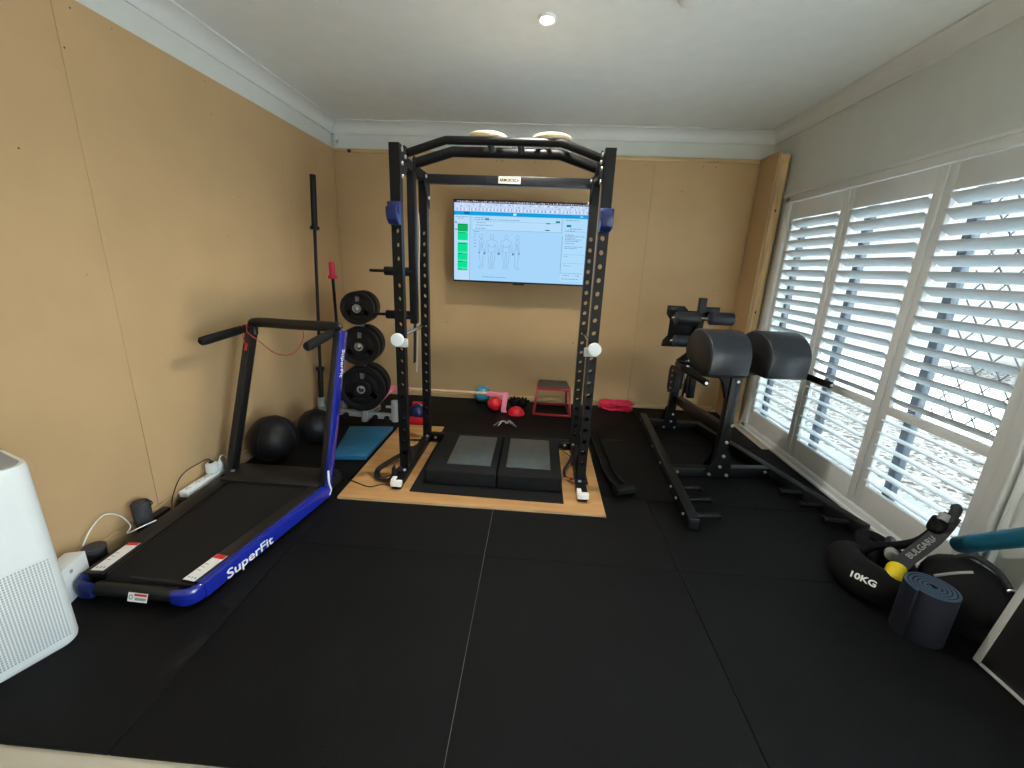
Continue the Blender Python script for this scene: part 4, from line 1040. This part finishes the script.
for k, z in enumerate((.001, .020)):
    MB().prism([(x+.004*k, y-.003*k) for x, y in poly], .018, Matrix.Translation((0, 0, z)), bev=.006).build('layer', 'blue_mat', bm_)
rb = thing('red_bin', (-1.04, 3.66, 0), 'red plastic bin with a scooped front behind the left of the rack', 'bin')
w_, d_ = .155, .16; x0, y0 = -1.125, 3.59
side = [(0, 0), (d_, 0), (d_, .175), (d_*.8, .185), (d_*.45, .085), (0, .075)]
for x in (x0, x0+w_-.006): MB().prism(side, .006, axes((x, y0, .001), (0, 1, 0), (0, 0, 1), (1, 0, 0)), bev=.0015).build('side_wall', 'red_plastic', rb)
MB().box((x0+w_/2, y0+.003, .040), (w_, .006, .075), bev=.0015).build('front_wall', 'red_plastic', rb)
MB().box((x0+w_/2, y0+d_-.003, .090), (w_, .006, .175), bev=.0015).build('back_wall', 'red_plastic', rb)
MB().box((x0+w_/2, y0+d_/2, .004), (w_, d_, .006), bev=.001).build('bottom', 'red_plastic', rb)
sb = thing('swirl_ball', (-1.065, 3.66, .0075), 'blue and white swirled ball in the red bin', 'ball')
MB().sphere((-1.065, 3.66, .105), .075, seg=28).build('ball', 'blue_plastic', sb)
for k in range(2): MB().tube([V((-1.065, 3.66, .105))+.0745*V((math.cos(a)*math.cos(k*1.2+a*.15), math.cos(a)*math.sin(k*1.2+a*.15), math.sin(a))) for a in [-1.2+2.4*i/16 for i in range(17)]], .006, 8).build('swirl', 'louvre_white', sb)
pk = thing('pump_bottle', (-.995, 3.655, .0075), 'small pale yellow tube in the red bin beside the ball', 'tube')
MB().lathe([(0, 0), (.014, 0), (.016, .06), (.008, .12), (.006, .165), (0, .167)], axes((-.997, 3.655, .0085), (1, 0, -.1), (0, 1, 0), (.1, 0, 1)), 16).build('body', 'dowel', pk)
# hurdle of pink brackets and a dowel
hu = thing('agility_hurdle', (-.85, 4.06, 0), 'low hurdle of pink brackets and a pine dowel across the back wall', 'hurdle')
def bracket(xo, s, foot, name='bracket'):
    mb = MB().bar((xo-s*.022, 4.105, .182), (xo+s*.20, 4.105, .182), .036, .044, bev=.006)
    mb.bar((xo, 4.100, .190), V(foot)+V((0, 0, .004)), .052, .026, up=(0, -1, .3), bev=.006); mb.build(name, 'pink', hu)
    MB().box(V(foot)+V((-s*.01, -.002, .006)), (.055, .05, .010), bev=.004).build('foot', 'pink', hu)
bracket(-.27, -1, (-.290, 4.045, .016)); bracket(-1.46, 1, (-1.60, 3.985, .022))
MB().cyl((-1.40, 4.105, .186), (-.40, 4.105, .186), .0145, seg=18, bev=.003).build('dowel', 'dowel', hu)
def floor_ball(name, c, r, m, label):
    t = thing(name, (c[0], c[1], 0), label, 'ball')
    MB().sphere(c, r, seg=36).build('ball', m, t)
    MB().cyl((c[0]+r*.3, c[1]-r*.6, c[2]+r*.725), (c[0]+r*.31, c[1]-r*.615, c[2]+r*.745), r*.10, seg=14).build('valve_plug', 'light_grey' if m == 'cyan' else 'red_plastic', t)
floor_ball('exercise_ball', (-.545, 4.36, .093), .092, 'cyan', 'blue inflated ball against the back wall')
floor_ball('exercise_ball', (-.385, 4.115, .074), .073, 'red_ball', 'red round ball beside the pink hurdle bracket')
dm = thing('balance_dome', (-.155, 4.06, 0), 'red half dome lying flat right of the pink bracket', 'balance dome')
MB().lathe([(0, .072)]+[(.083*math.sin(a), .072*math.cos(a)+.002) for a in [PI/2*k/14 for k in range(1, 15)]]+[(.088, .001), (0, .001)], Matrix.Translation((-.155, 4.06, 0)), 40).build('dome', 'red_ball', dm)
s = MB()
for k in range(20):
    a, q = R_.uniform(0, 6.28), R_.uniform(.2, .9); s.sphere((-.155+.083*math.sin(q)*math.cos(a), 4.06+.083*math.sin(q)*math.sin(a), .074*math.cos(q)), .004, seg=8)
s.build('nubs', 'red_ball', dm)
gl = thing('black_gloves', (-.14, 4.27, 0), 'crumpled black gloves behind the red dome', 'gloves')
for k in range(2):
    c = V((-.19+.09*k, 4.27, .05)); g = MB().sphere(c, .052, (1, .75, .9), seg=18)
    for j in range(5):
        a = rad(30+30*j); g.tube(spline([c+V((.03*math.cos(a), 0, .03*math.sin(a))), c+V((.065*math.cos(a), -.012, .060*math.sin(a))), c+V((.078*math.cos(a), -.028, .074*math.sin(a)-.004))], 4), .0115, 8, scales=[1.1]*6+[1, .9, .6])
    g.build('glove', 'nylon', gl)
wc = thing('string_bundle', (-.245, 3.70, 0), 'bundle of white strings splayed on the black mat', 'string')
for k in range(17):
    a = rad(R_.uniform(-20, 200)); L = R_.uniform(.07, .125); c = V((-.225, 3.72, .012))
    e = V((math.cos(a), math.sin(a)*.8-.25, 0))
    MB().tube(spline([c+V((R_.uniform(-.008, .008), 0, .008)), c+e*L*.5+V((0, 0, .030)), c+e*L+V((R_.uniform(-.02, .02), -.02, -.008))], 6), .0017, 6).build('string', 'cord_white', wc)
sp = thing('step_box', (.205, 4.22, 0), 'red steel step box with a dark grip top by the back wall', 'step box')
bx = [(.02, 4.06), (.39, 4.04), (.375, 4.40), (.035, 4.40)]; tx_ = [(.050, 4.10), (.370, 4.09), (.355, 4.36), (.062, 4.36)]
for i in range(4):
    j = (i+1) % 4
    MB().bar((*bx[i], .012), (*bx[j], .012), .022, .022, bev=.003).build('base_bar', 'red_metal', sp)
    MB().bar((*bx[i], .012), (*tx_[i], .272), .024, .024, up=(0, 1, 0), bev=.003).build('leg', 'red_metal', sp)
    MB().bar((*tx_[i], .272), (*tx_[j], .272), .024, .026, bev=.003).build('top_bar', 'red_metal', sp)
MB().prism([(x, y) for x, y in tx_], .010, Matrix.Translation((0, 0, .286)), bev=.003).build('grip_top', 'step_top', sp)
bn = thing('resistance_band', (.92, 4.33, 0), 'tangled red resistance band heaped on the floor by the back wall', 'band')
for k in range(4):
    cx, cy = .92+R_.uniform(-.03, .03), 4.335+R_.uniform(-.02, .02); P = []
    for i in range(12):
        a = 2*PI*i/12+k*.6
        P.append((cx+math.cos(a)*R_.uniform(.11, .19), cy+math.sin(a)*R_.uniform(.03, .095), .016+.022*k+R_.uniform(0, .022)))
    MB().strap(spline(P, 6, closed=True), R_.uniform(.03, .045), .004, up=(R_.uniform(-.4, .4), -.5, 1)).build('loop', 'band_red', bn)
bs = thing('rubber_strip', (.56, 3.0, 0), 'long black rubber strip rolled at one end beside the plywood', 'rubber strip')
P = spline([(.575, 3.54, .028), (.572, 3.25, .030), (.580, 2.98, .034), (.590, 2.78, .030), (.615, 2.66, .030), (.650, 2.605, .034)], 8)
MB().strap(P, .085, .012, up=(.45, 0, 1)).build('strip', 'foam', bs)
MB().strap(spline([(.620, 3.54, .030), (.618, 3.25, .034), (.624, 2.98, .042), (.632, 2.80, .038), (.655, 2.68, .036), (.685, 2.63, .040)], 8), .020, .030, up=(0, 0, 1)).build('raised_edge', 'foam', bs)
sr = MB(); sr.tube([(.588, 2.560, .036), (.715, 2.605, .036)], .034, 20); 
sr.build('rolled_end', 'foam', bs)
# ---------------------------------------------------------------- left foreground
ap_ = thing('air_purifier', (-1.91, 1.11, 0), 'white tower air purifier at the left edge', 'air purifier')
ex = V((-.36, -.933, 0)); ey = V((-.933, .36, 0)); c0 = V((-1.690, 1.210, 0))
Wd, Dp, Hh = .27, .27, .745
ctr = c0+ex*(Wd/2)+ey*(Dp/2)
def rrect(w, d, r, n=6):
    out = []
    for cx, cy, a0 in ((w/2-r, d/2-r, 0), (-w/2+r, d/2-r, PI/2), (-w/2+r, -d/2+r, PI), (w/2-r, -d/2+r, 3*PI/2)):
        out += [(cx+r*math.cos(a0+PI/2*k/n), cy+r*math.sin(a0+PI/2*k/n)) for k in range(n+1)]
    return out
mA = axes(ctr+V((0, 0, .012)), ex, ey, (0, 0, 1))
mb = MB(); sec = rrect(Wd, Dp, .055)
mb.sweep([ctr+V((0, 0, z)) for z in (.002, .010, .022, .30, Hh-.022, Hh-.006, Hh)], [(0, 0)]*3) if False else None
rings = []
for z, k in ((.002, .93), (.010, .975), (.024, 1.0), (.30, .995), (Hh-.020, .975), (Hh-.006, .965), (Hh, .945)):
    rings.append([mb.bm.verts.new(ctr+ex*(u*k)+ey*(v*k)+V((0, 0, z))) for u, v in sec])
for A, B in zip(rings, rings[1:]):
    for j in range(len(A)): mb.bm.faces.new((A[j], A[(j+1) % len(A)], B[(j+1) % len(A)], B[j]))
mb.bm.faces.new(rings[0]); mb.bm.faces.new(rings[-1])
mb.build('housing', 'white_plastic', ap_, angle=30)
MB().prism(rrect(Wd*.86, Dp*.86, .045), .004, axes(ctr+V((0, 0, Hh-.001)), ex, ey, (0, 0, 1)), bev=.001).build('top_panel', 'grey_plastic', ap_)
MB().prism(rrect(Wd*.50, .040, .018), .003, axes(ctr+ey*.062+V((0, 0, Hh+.003)), ex, ey, (0, 0, 1)), bev=.001).build('display', 'black_plastic', ap_)
MB().lathe([(.030, 0), (.034, 0), (.034, .001), (.030, .001), (.030, 0)], axes(ctr-ey*.01+V((0, 0, Hh+.0032)), ex, ey, (0, 0, 1)), 30).build('control_ring', 'light_grey', ap_)
# perforated front
fc = c0+ex*(Wd/2)-ey*.0005; n = -ey
gm = mat('purifier_grille', (.34, .37, .38), .6)
MB().prism(rrect(.205, .345, .008), .002, axes(fc+V((0, 0, .215))+n*.0005, -ex, (0, 0, 1), n), bev=.0006).build('grille_panel', 'white_plastic', ap_)
sl = MB()
for i in range(34):
    for k in range(23):
        p = fc+V((0, 0, .050+.010*i))-ex*(-.0975+.00886*k)+n*.0027
        a = -ex*.0027; b = V((0, 0, .0036))
        sl.quad(p-a-b, p+a-b, p+a+b, p-a+b)
sl.build('grille_holes', gm, ap_, smooth=False)
MB().box(c0+ey*.13-ex*.0005+V((0, 0, .60)), (.006, .028, .060), Matrix((ex, ey, V((0, 0, 1)))).transposed(), bev=.002).build('side_handle', 'light_grey', ap_)

wbx = thing('white_carton', (-2.0, 1.44, 0), 'small white box with a round mark between the purifier and the treadmill', 'box')
bx_, by_ = V((-.30, .954, 0)).normalized(), V((-.954, -.30, 0)).normalized()
cc = V((-1.965, 1.400, 0))
Rw = Matrix((bx_, by_, V((0, 0, 1)))).transposed()
MB().box(cc+V((0, 0, .082)), (.15, .075, .160), Rw, bev=.003).build('carton', 'white_plastic', wbx)
mk_ = axes(cc-by_*.0376-bx_*.02+V((0, 0, .130)), bx_, (0, 0, 1), -by_)
MB().lathe([(.0065, 0), (.0082, 0), (.0082, .0006), (.0065, .0006), (.0065, 0)], mk_, 20).build('round_mark', 'black_plastic', wbx)
MB().cyl(cc-by_*.0376-bx_*.02+V((0, 0, .130)), cc-by_*.0382-bx_*.02+V((0, 0, .130)), .003, seg=10).build('mark_dot', 'black_plastic', wbx)
cn = thing('black_canister', (-2.0, 1.54, 0), 'short black canister behind the white box', 'canister')
MB().lathe([(0, .001), (.040, .001), (.043, .006), (.043, .105), (.040, .108), (0, .108)], Matrix.Translation((-2.0, 1.555, 0)), 30).build('body', 'black_plastic', cn)
MB().lathe([(0, .109), (.044, .109), (.044, .122), (.040, .126), (0, .126)], Matrix.Translation((-2.0, 1.555, 0)), 30).build('lid', 'grey_fabric', cn)
spk = thing('cup_speaker', (-2.0, 1.83, 0), 'dark grey cylinder speaker with a loop, standing by the left wall', 'speaker')
MB().lathe([(0, .085), (.034, .085), (.039, .092), (.041, .20), (.036, .208), (.028, .206), (0, .206)], Matrix.Translation((-1.995, 1.805, 0)), 30).build('fabric_body', 'grey_fabric', spk)
MB().lathe([(0, .0), (.036, .0), (.038, .006), (.035, .084), (0, .084)], Matrix.Translation((-1.995, 1.805, 0)), 30).build('rubber_base', 'black_plastic', spk)
MB().tube(arc((-1.955, 1.815, .200), .014, 0, 2*PI, 14, (1, .2, 0), (0, 0, 1))[:-1], .003, 8, closed=True).build('loop', 'black_plastic', spk)
# power board, plugs and leads
pb_ = thing('power_board', (-2.0, 2.16, 0), 'long white power board lying between the treadmill and the wall', 'power board')
p0, p1 = V((-2.020, 2.08, .085)), V((-2.024, 2.40, .085))
MB().bar(p0, p1, .055, .040, bev=.008).build('body', 'white_plastic', pb_)
for k in range(4):
    c = p0.lerp(p1, .14+.22*k)+V((0, 0, .0205)); s = MB()
    for dx_, rz in ((-.008, .5), (.008, -.5), (0, 0)): s.box(c+V((dx_, .006 if rz else -.010, 0)), (.003, .010, .001), Matrix.Rotation(rz, 3, 'Z'))
    s.build('socket', 'black_plastic', pb_)
MB().box((-2.022, 2.23, .0325), (.035, .34, .062), bev=.004).build('bracket', 'black_plastic', pb_)
ad = thing('plug_adapter', (-2.022, 2.33, .106), 'square white plug adapter on the power board', 'plug', 'plugs on the power board')
MB().box((-2.022, 2.325, .140), (.055, .055, .066), bev=.008).build('body', 'white_plastic', ad)
MB().box((-2.022, 2.325, .176), (.020, .026, .010), bev=.003).build('port', 'black_plastic', ad)
pg_ = thing('power_plug', (-2.022, 2.385, .106), 'small white plug beside the square adapter', 'plug', 'plugs on the power board')
MB().lathe([(0, 0), (.018, 0), (.018, .028), (.010, .036), (.006, .050), (0, .05)], Matrix.Translation((-2.022, 2.392, .1065)), 18).build('body', 'white_plastic', pg_)
MB().tube(spline([(-2.022, 2.392, .150), (-2.022, 2.40, .175), (-2.018, 2.43, .175), (-2.015, 2.455, .13), (-2.015, 2.46, .09)], 6), .003, 8).build('lead', 'cord_white', pg_)
solo(MB().tube(spline([(-2.022, 2.325, .182), (-2.025, 2.31, .205), (-2.02, 2.25, .215), (-2.045, 2.13, .19), (-2.05, 2.05, .10), (-2.052, 2.03, .03), (-2.052, 2.01, .006)], 8), .0032, 8), 'power_lead', 'cord_black', 'thin black lead arching from the plug adapter to the floor', 'cable', 'leads along the left wall', loc=(-2.04, 1.9, 0))
solo(MB().tube(spline([(-2.045, 1.55, .128), (-2.045, 1.60, .185), (-2.045, 1.67, .215), (-2.035, 1.73, .17), (-2.02, 1.755, .10), (-2.0, 1.715, .085), (-1.945, 1.72, .112), (-1.922, 1.80, .109)], 8), .0032, 8), 'power_lead', 'cord_white', 'thin white lead arching beside the black canister', 'cable', 'leads along the left wall', loc=(-2.045, 1.55, 0.12))
pcb = thing('adapter_brick', (-2.02, 2.02, 0), 'black power brick on the floor at the end of the power board', 'adapter')
MB().box((-2.035, 1.93, .035), (.045, .11, .068), bev=.008).build('body', 'black_plastic', pcb)
MB().tube(spline([(-2.035, 1.875, .03), (-2.04, 1.84, .012), (-2.045, 1.74, .006), (-2.04, 1.66, .006)], 6), .003, 8).build('lead', 'cord_black', pcb)

# ---------------------------------------------------------------- right foreground
bg_ = thing('weighted_bag', (1.62, 1.75, 0), 'black crescent weighted bag printed 10KG with a yellow band', 'weighted bag')
spine_ = spline([(1.735, 1.985, .078), (1.645, 1.945, .084), (1.612, 1.84, .090), (1.640, 1.755, .092), (1.700, 1.718, .098), (1.745, 1.735, .115)], 7)
sc_ = []
for i in range(len(spine_)):
    t = i/(len(spine_)-1); sc_.append(.45+.55*math.sin(PI*min(1, max(0, t*.9+.08)))**.7)
MB().tube(spine_, .088, 24, scales=sc_).build('body', 'nylon', bg_, angle=60)
MB().tube(spline([(1.682, 1.705, .140), (1.708, 1.735, .158), (1.740, 1.765, .178)], 5), .038, 16, scales=[.55, .85, .98, 1, 1.03, 1.03, 1, 1, 1, .98, .9]).build('yellow_band', 'yellow', bg_)
MB().strap(spline([(1.735, 1.760, .178), (1.80, 1.79, .218), (1.86, 1.81, .258), (1.915, 1.825, .305), (1.955, 1.835, .365), (1.972, 1.835, .425)], 8), .062, .010, up=(-.55, -.45, .75)).build('handle_strap', 'nylon_grey', bg_)
MB().tube(spline([(1.960, 1.83, .395), (1.975, 1.835, .43), (1.985, 1.84, .455), (1.99, 1.855, .462)], 5), .020, 12, scales=[.9]+[1]*14+[.7]).build('handle_knob', 'nylon_grey', bg_)
MB().tube(spline([(1.925, 1.85, .32), (1.945, 1.855, .37), (1.955, 1.86, .40)], 5), .034, 14, scales=[.5, .8, .95, 1, 1, 1, 1, .95, .9, .8, .5]).build('handle_pad', 'nylon', bg_)
MB().cyl((1.935, 1.835, .395), (1.950, 1.845, .425), .021, seg=16, bev=.004).build('buckle', 'grey_plastic', bg_)
MB().tube(spline([(1.71, 1.955, .10), (1.76, 1.93, .17), (1.82, 1.90, .20), (1.90, 1.875, .25), (1.945, 1.86, .33)], 6), .020, 12).build('rear_handle', 'nylon', bg_)
cx_ = V((1.592, 1.745, .1)); nn = V((-.62, -.55, .56)).normalized(); tx2 = V((.66, -.75, 0)).normalized(); ty2 = nn.cross(tx2).normalized()
tl_ = lettering('10KG', .038, axes(V((1.622, 1.775, .080))+nn*.14, tx2, ty2, nn), 'white_label', bg_, squeeze=1.15, bold=.0012, depth=.002)
from mathutils.bvhtree import BVHTree
bod = [o for o in bg_.children if o.name.startswith('body')][0]
tree = BVHTree.FromPolygons([v.co.copy() for v in bod.data.vertices], [list(p.vertices) for p in bod.data.polygons])
cz = sum((v.co.dot(nn) for v in tl_.data.vertices), 0)/len(tl_.data.vertices)
for v in tl_.data.vertices:
    hit = tree.ray_cast(v.co+nn*.2, -nn)
    if hit[0] is not None: v.co = hit[0]+nn*(.0022+(v.co.dot(nn)-cz))
sdir = (V((1.915, 1.825, .305))-V((1.80, 1.79, .222))).normalized(); sn = V((-.55, -.45, .75)); sn = (sn-sdir*sn.dot(sdir)).normalized()
lettering('BULGARIAN', .036, axes(V((1.872, 1.812, .270))+sn*.0085, sdir, sn.cross(sdir), sn), 'grey_plastic', bg_, bold=.0006)
ac = thing('ankle_cuff', (1.80, 2.0, 0), 'folded black padded cuff under the window sill behind the weighted bag', 'cuff')
MB().tube([V((1.905, 1.985, .06))+V((.065*math.cos(a), .085*math.sin(a), .01*math.sin(2*a))) for a in [2*PI*k/28 for k in range(28)]], .035, 12, closed=True).build('pad', 'nylon', ac)
MB().strap(spline([(1.84, 2.06, .05), (1.86, 2.13, .10), (1.93, 2.15, .09), (1.99, 2.08, .07)], 6), .06, .012, up=(-.3, -.3, 1)).build('strap', 'nylon', ac)
dbl = thing('hand_grip', (1.80, 1.92, 0), 'black bar with a pale grey end behind the yellow band', 'grip')
MB().cyl((1.87, 1.977, .185), (1.785, 1.857, .180), .021, seg=18, bev=.005).build('bar', 'black_plastic', dbl)
MB().cyl((1.800, 1.878, .180), (1.775, 1.844, .178), .028, seg=20, bev=.008).build('end_cap', 'grey_plastic', dbl)
MB().box((1.83, 1.922, .080), (.06, .08, .158), bev=.012).build('foot', 'nylon', dbl)

ro = thing('rolled_mat', (1.70, 1.56, 0), 'navy foam mat rolled up and standing on end', 'mat')
P, n_ = [], 150
for k in range(n_):
    a = 2*PI*5.2*k/(n_-1); r = .012+.078*k/(n_-1)
    P.append(V((1.715+r*math.cos(a+2.2), 1.570+r*math.sin(a+2.2), .118)))
MB().sweep(P, [(-.0062, -.117), (.0062, -.117), (.0062, .117), (-.0062, .117)], fixed_up=True).build('spiral', 'navy', ro)
MB().sweep([p+V((0, 0, .1175)) for p in P], [(-.0050, -.001), (.0050, -.001), (.0050, .002), (-.0050, .002)], fixed_up=True).build('edge', 'navy_end', ro)
bp_ = thing('backpack', (1.95, 1.62, 0), 'black backpack slumped against the right wall behind the navy roll', 'bag')
mb = MB().sphere((1.935, 1.64, .150), .16, (.92, 1.15, .95), seg=32)
for v in mb.bm.verts:
    q = noise.noise(v.co*9)*.022; v.co += (v.co-V((1.935, 1.64, .15))).normalized()*q; v.co.z = max(v.co.z, .003); v.co.x = min(v.co.x, 2.115)
mb.build('body', 'nylon', bp_, angle=70)
mb = MB().sphere((1.92, 1.57, .115), .105, (.8, 1.0, 1.05), seg=26)
for v in mb.bm.verts:
    q = noise.noise(v.co*11)*.015; v.co += (v.co-V((1.92, 1.57, .115))).normalized()*q; v.co.z = max(v.co.z, .003)
mb.build('front_pocket', 'nylon', bp_, angle=70)
MB().tube(spline([(1.80, 1.66, .225), (1.835, 1.62, .275), (1.88, 1.60, .300)], 6), .006, 8).build('zip', 'grey_plastic', bp_)
MB().tube(spline([(1.885, 1.56, .226), (1.92, 1.535, .226), (1.96, 1.525, .218)], 6), .006, 8).build('zip', 'light_grey', bp_)
MB().tube(arc((1.985, 1.53, .252), .022, .5, 5.4, 14, (.7, -.7, 0), (.2, .2, .95)), .005, 8).build('clip_ring', 'bolt', bp_)
MB().tube(spline([(1.90, 1.70, .295), (1.93, 1.66, .335), (1.97, 1.60, .315), (1.985, 1.55, .27)], 6), .012, 10).build('grab_handle', 'nylon_grey', bp_)
tb = thing('foam_pole', (2.05, 1.55, .3), 'long teal foam pole resting slanted along the right wall on the bag', 'foam pole')
A, B_ = V((2.050, 1.850, .262)), V((1.985, 1.24, .800))
MB().tube([A, A.lerp(B_, .012), A.lerp(B_, .03), A.lerp(B_, .97), A.lerp(B_, .99), B_], .038, 22, scales=[.6, .9, 1, 1, .9, .6]).build('foam', 'teal', tb)
wbd = thing('framed_board', (1.86, 1.0, 0), 'black board with a pale frame leaning on the right wall', 'board')
u = V((0, -1, 0)); up_ = V((.16, 0, .987)).normalized(); nb = up_.cross(u).normalized()
if nb.x > 0: nb = -nb
O = V((1.845, 1.450, .002)); BW, BH = .80, .62
def on(a, b, c=0): return O+u*a+up_*b+nb*c
Rb = Matrix((u, up_, u.cross(up_))).transposed()
MB().box(on(BW/2, BH/2+.005, 0), (BW-.01, BH-.01, .018), Rb, bev=.002).build('panel', 'vinyl_side', wbd)
MB().box(on(.011, BH/2, .004), (.024, BH, .026), Rb, bev=.004).build('frame_bar', 'light_grey', wbd)
MB().box(on(BW-.011, BH/2, .004), (.024, BH, .026), Rb, bev=.004).build('frame_bar', 'light_grey', wbd)
MB().box(on(BW/2, .006, .004), (BW-.05, .012, .026), Rb, bev=.003).build('frame_bar', 'light_grey', wbd)
MB().box(on(BW/2, BH-.011, .004), (BW-.05, .024, .026), Rb, bev=.004).build('frame_bar', 'light_grey', wbd)
